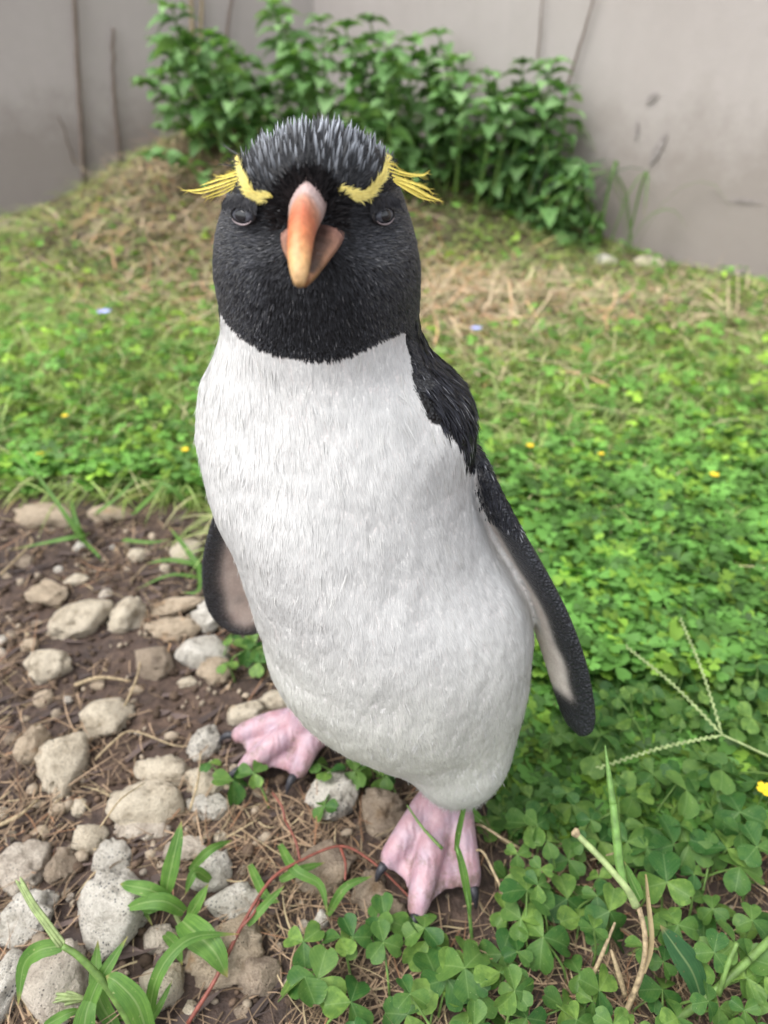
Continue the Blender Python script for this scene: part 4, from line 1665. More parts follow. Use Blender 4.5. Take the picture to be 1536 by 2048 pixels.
# dry cut grass on the mound
x = rng.uniform(-1.3, .95, 70000)
y = rng.uniform(1.05, 2.9, 70000)
hz = hay_zone(x, y)
keep = (rng.random(len(x)) < np.clip(hz - .10, 0, 1) * .62) & before_wall(x, y, .03)
x, y = x[keep], y[keep]
n = len(x)
a = rng.uniform(0, 6.28, n)
D = np.stack([np.cos(a), np.sin(a), rng.uniform(-.25, .35, n)], 1)
col = np.array([.68, .54, .36])[None] * rng.uniform(.45, 1.25, (n, 1))
red = rng.random(n) < .25
col[red] *= np.array([.95, .72, .6])
grn = rng.random(n) < .16
col[grn] = np.array([.20, .24, .10]) * rng.uniform(.7, 1.2, (grn.sum(), 1))
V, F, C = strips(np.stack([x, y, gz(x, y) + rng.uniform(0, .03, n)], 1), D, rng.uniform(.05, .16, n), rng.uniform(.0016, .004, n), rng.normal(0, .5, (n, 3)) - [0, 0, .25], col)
o = obj("dry_grass", mesh_np("dry_grass", V, F, [M["straw"]], C))
tag(o, "heap of brown dried cut grass on the mound before the walls", "dry grass", kind="stuff")

# straw, fibres and fine roots on the soil
x, y = scatter(38000, .12, .8, 1.4, 1.25)
soil = is_soil(x, y)
cl = wave(x, y, 61, f0=15, f1=50)
keep = ((soil & (rng.random(len(x)) < np.clip(.34 + .5 * cl, .05, 1))) | (~soil & (y < .5) & (rng.random(len(x)) < .30))) & (rng.random(len(x)) < .8) & ~near_feet(x, y)
x, y = x[keep], y[keep]
n = len(x)
a = rng.uniform(0, 6.28, n)
D = np.stack([np.cos(a), np.sin(a), rng.uniform(-.05, .22, n)], 1)
col = np.array([.32, .225, .145])[None] * rng.uniform(.25, 1.5, (n, 1))
lt = rng.random(n) < .1
col[lt] = np.array([.50, .40, .24]) * rng.uniform(.7, 1.15, (lt.sum(), 1))
rd = rng.random(n) < .1
col[rd] *= [1.0, .78, .68]
V, F, C = strips(np.stack([x, y, gz(x, y) + rng.uniform(.0, .007, n)], 1), D, rng.gamma(2.2, .009, n) + .006, rng.uniform(.0004, .0013, n), rng.normal(0, .7, (n, 3)) * [1, 1, .4] - [0, 0, .12], col, seg=5)
o = obj("straw_litter", mesh_np("straw_litter", V, F, [M["straw"]], C))
tag(o, "brown straw, fibres and fine roots littering the soil around the stones", "straw", kind="stuff")

# wood chips: flat dark slivers
x, y = rng.uniform(-.5, .05, 420), rng.uniform(.16, .72, 420)
k = is_soil(x, y)
x, y = x[k], y[k]
n = len(x)
a = rng.normal(.5, .5, n)
D = np.stack([np.cos(a), np.sin(a), rng.uniform(-.05, .12, n)], 1)
col = np.array([.085, .062, .055])[None] * rng.uniform(.5, 1.7, (n, 1))
V, F, C = strips(np.stack([x, y, gz(x, y) + .003], 1), D, rng.uniform(.008, .04, n), rng.uniform(.002, .007, n), rng.normal(0, .1, (n, 3)), col, seg=3, twist=.25)
o = obj("bark_chips", mesh_np("bark_chips", V, F, [M["straw"]], C))
tag(o, "dark bark slivers pressed into the wet soil", "bark chips", kind="stuff")


# ------------------------------------------------------------------ clover
def leaflet_arrays(L=1.0, w=1.0, fold=.22, notch=.16, droop=.18):
    """heart-shaped leaflet from its base at the origin along +Y, normal +Z"""
    ts = np.array([0, .14, .34, .56, .76, .92])
    hw = np.array([.02, .17, .36, .50, .52, .40]) * w
    V, rows = [], []
    for t, h in zip(ts, hw):
        z = -droop * t * t
        V += [[-h, t * L, z + fold * h], [-h * .5, t * L, z + fold * h * .42], [0, t * L, z], [h * .5, t * L, z + fold * h * .42], [h, t * L, z + fold * h]]
    V += [[-.24 * w, 1.02 * L, -droop + fold * .2], [-.12 * w, 1.0 * L, -droop + .03], [0, (1 - notch) * L, -droop * .8], [.12 * w, 1.0 * L, -droop + .03], [.24 * w, 1.02 * L, -droop + fold * .2]]
    return np.array(V), grid_faces(7, 5, wrap=False)


LEAFLETS = []
for i, (w, f, d) in enumerate([(1.0, .30, .15), (1.06, .16, .30), (.94, .55, .1), (1.0, .42, .4)]):
    V, F = leaflet_arrays(w=w, fold=f, droop=d)
    LEAFLETS.append(mesh_np("leaflet", V, [F], [M["clover"]]))


def tilt_rot(yaw, tiltx, tilty):
    return Matrix.Rotation(tiltx, 3, 'X') @ Matrix.Rotation(tilty, 3, 'Y') @ Matrix.Rotation(yaw, 3, 'Z')


CLV_LABEL = "green three-leaved clover sprig in the dense clover beside the penguin"


def clover(x, y, h, size, label, group, lean=None, tx=None, ty=None, yaw=None):
    """stem mesh at the base; three leaflets as parts"""
    z0 = float(gz(x, y))
    lean = lean if lean is not None else rng.normal(0, .012, 2)
    top = np.array([lean[0], lean[1], h])
    V, F = tube_arrays([(0, 0, -.004), (lean[0] * .25, lean[1] * .25, h * .5), top], [.0009, .0008, .0006], 5, 7)
    st = obj("clover_sprig", mesh_np("clover_sprig", V, F, [M["stalk"]]), loc=(x, y, z0))
    tag(st, label, "clover", group)
    R0 = tilt_rot(rng.uniform(0, 6.28) if yaw is None else yaw, rng.normal(.12, .3) if tx is None else tx, rng.normal(0, .3) if ty is None else ty)
    for k in range(3):
        R = R0 @ Matrix.Rotation(k * 2.094 + rng.normal(0, .12), 3, 'Z') @ Matrix.Rotation(rng.normal(-.1, .16), 3, 'X')
        lf = bpy.data.objects.new("leaflet", LEAFLETS[rng.integers(4)])
        COL.objects.link(lf)
        lf.parent = st
        s = size * rng.uniform(.9, 1.1)
        lf.matrix_local = Matrix.Translation(Vector(top)) @ (R @ Matrix.Diagonal((s, s, s))).to_4x4()


# one by one where they show largest
placed = []


MARKS = [(np.array(q), nm) for q, nm in [((1180, 1500), "below the flipper tip"), ((1250, 1720), "beside the tall broken grass stem"), ((1280, 1930), "at the base of the broken grass stem"), ((1440, 1450), "under the finger grass spikes"),
                                         ((1400, 1940), "around the dark spotted grass blade"), ((960, 1830), "beside the near pink foot"), ((1525, 1600), "near the large yellow flower"), ((1030, 1980), "along the bleached straw stem"), ((1060, 1620), "against the white thigh")]]


def try_place(px, py, gap, h, size, label, group, soil_ok=False):
    p = G(px, py, h)
    if any((p[0] - q[0]) ** 2 + (p[1] - q[1]) ** 2 < gap ** 2 for q in placed):
        return
    if near_feet(np.array([p[0]]), np.array([p[1]]))[0]:
        return
    g_ = proj(np.array([p[0], p[1], .0]))
    placed.append(p)
    if label == CLV_LABEL:
        dd = [(np.hypot(*(np.array([px, py]) - q)), nm) for q, nm in MARKS]
        dmin, nm = min(dd, key=lambda a: a[0])
        kind_ = "large" if size > .0145 else "small" if size < .0105 else "mid-sized"
        label = f"{kind_} green clover sprig {nm}" if dmin < 210 else f"{kind_} green clover sprig in the open clover bed beyond the grass stems"
        group = "clover sprigs in the bed beside the penguin"
    clover(p[0], p[1], h, size, label, group)


for _ in range(2600):
    if len(placed) >= 240:
        break
    px, py = rng.uniform(860, 1600), rng.uniform(1330, 2120)
    if px < 990 - (py - 1560) * .9 or (px < 1060 and py < 1620) or (px < 1010 and py < 1870):
        continue
    p = G(px, py, .03)
    if wave(p[0], p[1], 71, f0=20, f1=60) < -.75 and py > 1800:
        continue
    try_place(px, py, .0118, rng.uniform(.010, .045), rng.choice([rng.uniform(.008, .012), rng.uniform(.012, .0185)]), CLV_LABEL, "clover sprigs in the bed beside the penguin")
SPOTS = [(600, 1910, .016), (660, 1960, .017), (750, 1880, .013), (800, 1830, .014), (850, 1930, .016), (730, 2000, .015), (900, 1990, .017), (780, 1960, .013), (640, 2030, .016),
         (860, 2040, .018), (590, 1830, .013), (690, 1850, .012), (555, 2010, .014), (940, 1900, .017), (960, 2030, .02), (700, 1920, .012), (820, 2010, .014)]
for px, py, s in SPOTS:
    try_place(px, py, .008, rng.uniform(.01, .026), s, "green clover sprig growing through straw in front of the pink feet", "clover sprigs in the straw by the feet")
for px, py, s in [(700, 1500, .012), (735, 1530, .013), (770, 1545, .012), (700, 1560, .011), (760, 1500, .011), (720, 1480, .012), (800, 1580, .010), (680, 1530, .010)]:
    p = G(px, py, .018)
    clover(p[0], p[1], .018, s, "dark shaded clover sprig under the belly between the feet", "clover sprigs under the belly")
for px, py, s in [(450, 1300, .014), (485, 1290, .013), (500, 1320, .013), (530, 1310, .013), (465, 1330, .011), (515, 1295, .012), (440, 1295, .01)]:
    p = G(px, py, .02)
    clover(p[0], p[1], .02, s, "bright clover sprig behind the belly beside the white stone", "clover sprigs beside the flipper tip")
for px, py, s, lab in [(480, 1500, .016, "dark clover leaf overlapping the pink web of the raised foot"), (535, 1560, .012, "dark clover leaf in front of the pink toes by the claws"), (470, 1540, .009, "tiny clover leaf beside a yellow petal and black claw")]:
    p = G(px, py, .026)
    clover(p[0], p[1] - .006, .024, s, lab, "clover leaves over the foot")

# the rest of the bed as one ground cover
x, y = scatter(40000, .30, 2.2, 1.9)
soil = is_soil(x, y)
hz = hay_zone(x, y)
pr = np.clip(1.0 - np.clip(hz, 0, 1) * .75, .1, 1) * np.where(y > .85, .38, 1) * np.clip(1.0 + .45 * wave(x, y, 72, f0=5, f1=16), .2, 1)
pxl, pyl = proj(np.stack([x, y, gz(x, y) + .02], 1))
keep = ~soil & before_wall(x, y, .05) & (rng.random(len(x)) < pr) & ~near_feet(x, y) & ~((pyl > 1360) & (pxl > 880)) & ~((pyl > 1380) & (pxl < 900)) & ~(((x - .0) / .075) ** 2 + ((y - .335) / .06) ** 2 < 1)
bed = (pyl > 1330) & (pxl > 950) & ~soil & (rng.random(len(x)) < .55)
keep = keep | (bed & ~near_feet(x, y) & (pxl > 1010) )
x, y = x[keep], y[keep]
n = len(x)
lv, lf_ = leaflet_arrays()
sel = [0, 2, 4, 10, 12, 14, 20, 22, 24, 30, 32, 34]          # thinned leaflet for the mass
lv = lv[sel]
lf_ = grid_faces(4, 3, wrap=False)
size = rng.uniform(.006, .0145, n)
lowbed = bed[keep]
h = np.where(lowbed, rng.uniform(.002, .014, n), rng.uniform(.008, .04, n))
yaw = rng.uniform(0, 6.28, n)
tx, ty = rng.normal(0, .3, n), rng.normal(0, .3, n)
Vs, Cs = [], []
cpt = wave(x, y, 73, f0=6, f1=22)[:, None]
cc = np.array([.125, .29, .058])[None] * rng.uniform(.4, 1.45, (n, 1)) * (1 + .3 * cpt)
yl = (rng.random(n) < .25)
cc[yl] *= np.array([1.7, 1.3, .9])
cc = np.where(lowbed[:, None], cc * .8, cc)
cc = cc * (1 + np.clip((y - .6) / .5, 0, 1)[:, None] * np.array([.28, .16, .1]))
zb = gz(x, y)
for k in range(3):
    a = yaw + k * 2.094
    ca, sa = np.cos(a)[:, None], np.sin(a)[:, None]
    X_ = lv[None, :, 0] * ca - lv[None, :, 1] * sa
    Y_ = lv[None, :, 0] * sa + lv[None, :, 1] * ca
    Z_ = lv[None, :, 2] + X_ * tx[:, None] + Y_ * ty[:, None] + 0 * ca
    P = np.stack([X_, Y_, Z_], -1) * size[:, None, None] + np.stack([x, y, zb + h], 1)[:, None]
    Vs.append(P)
    Cs.append(np.repeat((cc * rng.uniform(.85, 1.15, (n, 1)))[:, None], 12, 1))
V = np.concatenate(Vs, 0).reshape(-1, 3)
C = np.concatenate(Cs, 0).reshape(-1, 3)
b = np.arange(3 * n)[:, None, None] * 12
o = obj("clover_cover", mesh_np("clover_cover", V, [(b + lf_[None]).reshape(-1, 4)], [M["cover"]], C))
tag(o, "carpet of small green clover leaves spreading across the yard", "ground cover", kind="stuff")

# ------------------------------------------------------------------ shrub in the corner
def shrub_leaf(L=1.0, w=.62):
    ts = np.linspace(0, 1, 10)
    out = np.interp(ts, [0, .12, .3, .5, .75, .92, 1], [.04, .6, 1, .92, .55, .2, .0]) * w / 2
    out = out * (1 + .12 * (np.arange(10) % 2))
    V = []
    for t, h in zip(ts, out):
        z = .16 * math.sin(t * 2.2) - .32 * t * t
        V += [[-h, t, z + .3 * h], [0, t, z], [h, t, z + .3 * h]]
    return np.array(V), grid_faces(10, 3, wrap=False)


SLV, SLF = shrub_leaf()
SHRUB_ME = mesh_np("leaf", SLV, [SLF], [M["shrub"]])
TOPS = [(345, 18), (325, 90), (318, 150), (375, 95), (420, 75), (462, 100), (545, 12), (590, 80), (640, 45), (690, 55), (740, 45), (785, 115), (830, 85), (878, 72), (925, 125), (975, 150),
        (1045, 130), (1105, 128), (1128, 185), (1065, 285), (1130, 330), (1165, 345), (425, 215), (490, 185), (555, 140), (630, 135), (700, 190), (790, 195), (875, 215), (835, 285), (915, 300),
        (985, 365), (955, 235), (1045, 325), (365, 190), (765, 270), (520, 235), (330, 260), (660, 250), (1090, 410), (450, 150), (600, 190), (730, 130), (860, 150), (1010, 210), (1080, 215), (1150, 400), (1175, 455), (1110, 460), (1060, 440), (1020, 300)]
TOPS = TOPS + [(a + rng.uniform(-38, 38), b + rng.uniform(15, 75)) for a, b in TOPS]
sh = thing("shrub", (.05, 2.5, float(gz(.05, 2.5))), "bushy green shrub with serrated leaves in the corner of the two walls", "shrub")
LV = []
for i, (px, py) in enumerate(TOPS):
    yy = 2.1 + .5 * ((i * 37) % 11) / 11
    for _ in range(40):
        t_ = atY(px, py, yy)
        if before_wall(t_[None, 0], t_[None, 1], .10)[0]:
            break
        yy -= .03
    T_ = t_
    bx, by = T_[0] * .82 + .04, min(T_[1] + .06, 2.75)
    while not before_wall(np.array([bx]), np.array([by]), .06)[0]:
        by -= .03
    B_ = np.array([bx, by, float(gz(bx, by)) - .02])
    mid = B_ * .45 + T_ * .55 + np.array([rng.normal(0, .02), -.02, .03])
    C_ = catmull([B_, mid, T_], 14)
    tube("stem", [B_, mid, T_], [.006, .0045, .0025], [M["stalk"]], sh, 5, 10)
    hgt = np.linalg.norm(T_ - B_)
    nn_ = max(4, int(hgt / .042))
    for k in range(nn_ + 1):
        f = .22 + .78 * k / nn_
        p = np.array([np.interp(f, np.linspace(0, 1, 14), C_[:, q]) for q in range(3)])
        a0 = k * 1.571 + rng.uniform(-.3, .3) + i
        top = k == nn_
        for q in range(6 if top else 2 + (rng.random() < .5)):
            a = a0 + (q * 1.05 if top else q * math.pi)
            sz = rng.uniform(.048, .085) * (.75 if top else 1)
            LV.append((p, a, sz, rng.uniform(-.1, .5) if top else rng.uniform(-.35, .25)))
order = sorted(range(len(LV)), key=lambda k: LV[k][0][1] - .6 * LV[k][0][2])
mv, mc_, off = [], [], 0
for rank, k in enumerate(order):
    p, a, sz, el = LV[k]
    R = Matrix.Rotation(a, 3, 'Z') @ Matrix.Rotation(el, 3, 'X') @ Matrix.Rotation(rng.normal(0, .25), 3, 'Y')
    if rank < 300:
        lf = bpy.data.objects.new("leaf", SHRUB_ME)
        COL.objects.link(lf)
        lf.parent = sh
        lf.matrix_local = Matrix.Translation(Vector(p) - sh.location) @ (R @ Matrix.Diagonal((sz, sz, sz))).to_4x4()
    else:
        mv.append((SLV * sz) @ np.array(R).T + p)
        c = np.array([.18, .34, .12]) * rng.uniform(.5, 1.4)
        mc_.append(np.tile(c, (len(SLV), 1)))
nb = len(mv)
if nb:
    b = np.arange(nb)[:, None, None] * len(SLV)
    o = part("foliage", mesh_np("foliage", np.vstack(mv), [(b + SLF[None]).reshape(-1, 4)], [M["shrubc"]], np.vstack(mc_)), sh)
    o["kind"] = "stuff"

# arching weeds at the right-hand foot of the shrub
for j, (px, py, nbl, lab) in enumerate([(1120, 470, 26, "dark arching weed tuft between shrub and wall"), (1010, 420, 18, "tall grassy weed tuft below the shrub leaves"), (1215, 490, 12, "thin pale weed tuft against the wall foot")]):
    p0 = G(px, py, .03)
    while not before_wall(p0[None, 0], p0[None, 1], .07)[0]:
        p0 = p0 * np.array([.98, .98, 1])
    p0[2] = float(gz(p0[0], p0[1]))
    wt = thing("weed_tuft", p0, lab, "weed")
    for _ in range(nbl):
        a, l = rng.uniform(0, 6.28), rng.uniform(.10, .30)
        d = np.array([math.cos(a), math.sin(a) * .6 - .25, 0])
        q = p0 + np.array([*rng.normal(0, .035, 2), 0])
        blade("blade", [q, q + d * l * .25 + [0, 0, l * .6], q + d * l * .6 + [0, 0, l * .75], q + d * l * .9 + [0, 0, l * .45]], rng.uniform(.005, .012), [M["dgrass" if j == 0 else "grass"]], wt, n=8)

# dead climber stems on the walls
for pts, right, r, lab in [([(148, -40), (155, 120), (160, 220), (168, 370)], False, .0075, "thick dead vine stem up the darker wall, farthest from the shrub"),
                           ([(226, 55), (228, 180), (240, 330)], False, .006, "short broken dead stem on the darker wall beside the thick vine"),
                           ([(382, -30), (384, 60), (388, 200)], False, .007, "pale bare stem rising through the shrub against the darker wall"),
                           ([(404, -30), (402, 60), (396, 160)], False, .006, "brown bare stem close beside the pale one in the shrub"),
                           ([(468, -20), (455, 50), (450, 140)], False, .005, "leaning bare stem rising from the shrub top"),
                           ([(646, -30), (642, 20), (640, 90)], False, .004, "dark bare stem in the corner where the walls meet"),
                           ([(1192, -20), (1160, 90), (1135, 170)], True, .0035, "slanting dead twig on the paler wall above the shrub"),
                           ([(1086, -20), (1080, 60), (1074, 130)], True, .0028, "thin faint dead stem on the paler wall above the shrub"),
                           ([(118, 230), (135, 280), (150, 330)], False, .003, "thin dead twig leaning toward the thick vine")]:
    P = [on_wall(a, b, right, .016) for a, b in pts]
    V, F = tube_arrays(P, [r * .8, r, r * 1.2], 7, 24)
    nz = vnoise(V, 30, 3, 2)[:, None]
    c0 = np.array(P[-1])
    o = obj("dead_stem", mesh_np("dead_stem", V + nz * .003 - c0, F, [M["drystem" if "pale" in lab and "paler" not in lab else "bark"]]), loc=c0)
    tag(o, lab, "dead stem", "dead stems on the walls")


# ------------------------------------------------------------------ single plants in the foreground
def Q(*pts):
    return [G(*p) for p in pts]


gp = thing("grass_seedling", G(372, 1868, 0), "young grass seedling with broad upright blade among the white stones", "grass plant")
tube("stem", Q((372, 1868, 0), (352, 1830, .014), (340, 1790, .026)), [.0016, .0015, .0011], [M["pale"]], gp)
tube("stem", Q((366, 1862, 0), (385, 1828, .012)), [.0014, .001], [M["pale"]], gp)
for P, w in [(((332, 1785, .026), (340, 1745, .038), (353, 1690, .052), (363, 1642, .060)), .0105), (((338, 1796, .025), (300, 1780, .034), (262, 1772, .034), (240, 1768, .028)), .009),
             (((368, 1824, .016), (330, 1803, .030), (285, 1806, .030), (243, 1822, .022)), .010), (((380, 1830, .014), (395, 1805, .024), (417, 1768, .034)), .008),
             (((336, 1796, .022), (300, 1815, .020), (280, 1800, .016), (305, 1852, .008)), .0075)]:
    blade("blade", Q(*P), w, [M["grass"]], gp, up=(.1, -.5, .85))
gq = thing("broad_grass", G(352, 1840, 0), "long arching grass leaf lying over the orange-tan stone", "grass plant")
blade("blade", Q((365, 1842, .022), (395, 1870, .030), (430, 1905, .030), (455, 1955, .018)), .017, [M["grass"]], gq, up=(.3, -.4, .85))
blade("blade", Q((330, 1868, .010), (350, 1890, .022), (365, 1930, .016)), .007, [M["grass"]], gq)

gs = thing("seeding_grass", G(270, 2060, 0), "grass plant with a pale seed spike leaning over the beige speckled stone", "grass plant")
tube("stem", Q((275, 2070, .006), (215, 1975, .034), (160, 1915, .052), (125, 1892, .058)), [.0022, .002, .0016], [M["stalk"]], gs, 7, 16)
sp = Q((125, 1892, .058), (95, 1850, .068), (66, 1810, .077), (42, 1768, .086))
tube("seed_spike", sp, [.0009, .0012, .001, .0005], [M["pale"]], gs)
C_ = catmull(sp, 46)
Vg, Fg, off = [], [], 0
for i in range(46):
    tdir = nrm(C_[min(i + 1, 45)] - C_[max(i - 1, 0)])
    for sgn in (-1, 1):
        sd_ = nrm(np.cross(tdir, [0, -.6, .8])) * sgn
        p = C_[i] + sd_ * .0009 * (1 - i / 60)
        V, F = tube_arrays([p, p + tdir * .0016 + sd_ * .0009, p + tdir * .0036 + sd_ * .0011], [.0003, .0009, .0002], 5, 5)
        Vg.append(V)
        Fg.append(([f + off for f in F]))
        off += len(V)
o = part("seeds", mesh_np("seeds", np.vstack(Vg), [np.vstack([f[0] for f in Fg]), np.vstack([f[1] for f in Fg])], [M["pale"]]), gs)
o["kind"] = "stuff"
for P, w, mk in [(((125, 1892, .056), (80, 1900, .056), (48, 1930, .046), (36, 2012, .030)), .0095, "grass"), (((235, 2062, .004), (200, 2000, .020), (192, 1940, .030), (196, 1880, .034)), .0095, "grass"),
                 (((160, 2080, .004), (185, 1990, .030), (215, 1935, .040), (256, 1872, .046)), .0085, "grass"), (((300, 2090, .004), (275, 2010, .030), (235, 1965, .040), (212, 1952, .040)), .013, "grass"),
                 (((165, 2100, .01), (172, 2030, .024), (190, 1980, .028)), .012, "grass"), (((296, 2050, .004), (310, 1965, .030), (345, 1905, .040), (395, 1872, .040), (480, 1868, .030)), .0075, "grass"),
                 (((90, 2052, .012), (130, 2030, .018), (160, 2018, .016)), .006, "grass"), (((290, 2060, .004), (320, 2010, .018), (345, 1960, .022)), .004, "grass"), (((240, 2040, .004), (262, 1990, .02), (250, 1950, .03)), .006, "grass")]:
    blade("blade", Q(*P), w, [M[mk]], gs, up=(.15, -.5, .85))
p = G(150, 2000, .012)
for k in range(9):
    a = rng.uniform(2.4, 4.2)
    d = np.array([math.cos(a), math.sin(a) * .5, rng.uniform(-.1, .5)]) * rng.uniform(.01, .022)
    tube("spikelet", [p + [.008, 0, 0], p + d * .5 + [.004, 0, .003], p + d], [.0007, .0011, .0003], [M["pale"]], gs, 5, 7)

rr_ = thing("red_runner", G(380, 2045, 0), "creeping reddish clover runner arching over stones toward the front foot", "runner")
tube("stem", Q((375, 2048, .004), (430, 1960, .018), (482, 1855, .024), (540, 1762, .028), (600, 1722, .028), (680, 1692, .026), (740, 1720, .020), (800, 1775, .010), (850, 1830, .004)), [.0013, .0012, .0010, .0008, .0006], [M["redstem"]], rr_, 7, 50)
for x1, y1, x2, y2 in [(482, 1855, 520, 1800), (600, 1722, 570, 1640), (570, 1640, 545, 1585), (680, 1692, 690, 1760)]:
    tube("side_stem", Q((x1, y1, .024), ((x1 + x2) / 2 + 6, (y1 + y2) / 2, .027), (x2, y2, .026)), [.001, .0007], [M["redstem"]], rr_, 5, 10)
for P, w in [(((495, 1850, .022), (530, 1810, .028), (570, 1770, .030)), .0055), (((560, 1690, .018), (590, 1740, .028), (640, 1770, .022), (655, 1830, .012)), .0065), (((655, 1830, .006), (690, 1775, .022), (745, 1752, .02)), .006),
             (((500, 1730, .012), (530, 1790, .022), (560, 1805, .02)), .006), (((420, 1760, .012), (390, 1745, .03), (370, 1790, .02)), .007), (((380, 1740, .022), (420, 1700, .032), (465, 1680, .024)), .006), (((560, 1760, .02), (600, 1740, .026), (650, 1725, .02)), .006)]:
    tg = thing("grass_shoot", G(P[0][0], P[0][1], 0), "small pale green grass shoot among the stones near the red runner", "grass plant", "grass shoots near the red runner")
    blade("blade", Q(*P), w, [M["grass"]], tg, up=(.2, -.5, .8))
    tube("stem", [G(P[0][0], P[0][1], 0), G(P[0][0], P[0][1], P[0][2])], [.0007, .0006], [M["pale"]], tg, 5, 6)

gb = thing("grass_tiller", G(935, 1885, 0), "kinked green grass shoot standing in front of the near foot", "grass plant")
tube("stem", Q((945, 1890, .0), (935, 1800, .030), (912, 1690, .054)), [.0012, .0011, .0009], [M["tubegreen"]], gb, 6, 14)
blade("blade", Q((910, 1700, .052), (914, 1660, .062), (926, 1610, .074), (938, 1566, .082)), .0062, [M["grass"]], gb, up=(.6, -.6, .3), fold=.5)
blade("blade", Q((912, 1690, .052), (925, 1740, .046), (936, 1800, .03), (940, 1840, .02)), .006, [M["grass"]], gb, up=(.5, -.7, .3))
tube("twig", Q((885, 1698, .040), (845, 1655, .046), (814, 1610, .052)), [.0011, .0009, .0006], [M["stalk"]], gb, 6, 12)
gc = thing("green_leaf_blade", G(960, 1640, 0), "short green blade sticking out beneath the white thigh", "grass plant")
blade("blade", Q((960, 1640, .03), (925, 1612, .040), (880, 1590, .043), (835, 1566, .043)), .0085, [M["grass"]], gc, up=(0, -.5, .85))
tube("stem", Q((960, 1640, .03), (975, 1655, .0)), [.0008, .0008], [M["pale"]], gc, 5, 6)

bs = thing("broken_grass_stem", G(1240, 2060, 0), "tall broken grass stem with dry sheath above the clover", "grass plant")
tube("stem", Q((1225, 2080, .0), (1262, 2000, .022), (1287, 1930, .045), (1290, 1870, .060), (1278, 1815, .070)), [.0014, .0017, .0016, .0015], [M["drystem"]], bs, 8, 24)
blade("dry_sheath", Q((1285, 1945, .042), (1299, 1880, .058), (1293, 1800, .072), (1290, 1748, .081)), .0040, [M["dryblade"]], bs, up=(.3, -.9, .2), fold=.9, prof=([0, .2, .6, .9, 1], [.6, 1, .8, .5, .3]))
tube("shoot", Q((1272, 1812, .070), (1252, 1775, .078), (1200, 1715, .086), (1150, 1665, .092)), [.0026, .0020, .0019, .0017], [M["pale"]], bs, 8, 20)
tube("cut_end", Q((1156, 1672, .091), (1150, 1664, .0925), (1146, 1660, .093)), [.0019, .0030, .0018], [M["drystem"]], bs, 8, 8)
tube("sheath", Q((1264, 1805, .071), (1242, 1745, .082), (1233, 1670, .096), (1226, 1608, .107)), [.0012, .0026, .0026, .0022], [M["tubegreen"]], bs, 9, 20)
tube("rolled_leaf", Q((1226, 1608, .107), (1218, 1550, .117), (1210, 1490, .127)), [.0022, .0016, .0004], [M["tubegreen"]], bs, 8, 14)
blade("blade", Q((1282, 1800, .072), (1265, 1765, .078), (1248, 1722, .084)), .0075, [M["grass"]], bs, up=(.5, -.7, .3))

db = thing("creeping_grass", G(1360, 2055, 0), "creeping grass stem with one dark brown-spotted blade over the clover", "grass plant")
tube("stem", Q((1320, 2060, .004), (1400, 2005, .020), (1470, 1945, .032), (1550, 1870, .042)), [.0024, .0024, .0022], [M["stalk"]], db, 8, 20)
blade("blade", Q((1404, 2002, .022), (1385, 1945, .036), (1352, 1895, .046), (1320, 1850, .052)), .016, [M["dgrass"]], db, up=(.3, -.6, .7), fold=.15, prof=([0, .1, .5, .8, 1], [.45, .8, 1, .6, .02]))
tube("side_shoot", Q((1437, 1990, .026), (1455, 1930, .040), (1475, 1885, .05)), [.0016, .0016, .0012], [M["stalk"]], db, 7, 12)

fg = thing("finger_grass", G(1560, 1530, 0), "finger grass head with four thin braided spikes spread over the clover", "grass plant")
hub = G(1445, 1470, .062)
tube("stem", [G(1640, 1640, 0), G(1580, 1540, .045), G(1510, 1500, .058), hub], [.0011, .001, .0008], [M["pale"]], fg, 6, 16)
for e in [(1255, 1295, .075), (1362, 1240, .085), (1200, 1535, .05)]:
    P = [hub, (hub + G(*e)) / 2 + [0, 0, .004], G(*e)]
    C_ = catmull(P, 44)
    V, F = tube_arrays(P, [.0006, .0005, .0003], 5, 44)
    k4, k3 = [F[0]], [F[1]]
    Vv, off = [V], len(V)
    for i in range(2, 44):
        sgn = 1 if i % 2 else -1
        td = nrm(C_[min(i + 1, 43)] - C_[i - 1])
        s_ = nrm(np.cross(td, [0, -.6, .8])) * sgn
        v, f = tube_arrays([C_[i], C_[i] + td * .0013 + s_ * .0009, C_[i] + td * .003 + s_ * .0008], [.0003, .0008, .0002], 5, 5)
        Vv.append(v)
        k4.append(f[0] + off)
        k3.append(f[1] + off)
        off += len(v)
    part("spike", mesh_np("spike", np.vstack(Vv), [np.vstack(k4), np.vstack(k3)], [M["pale"]]), fg)

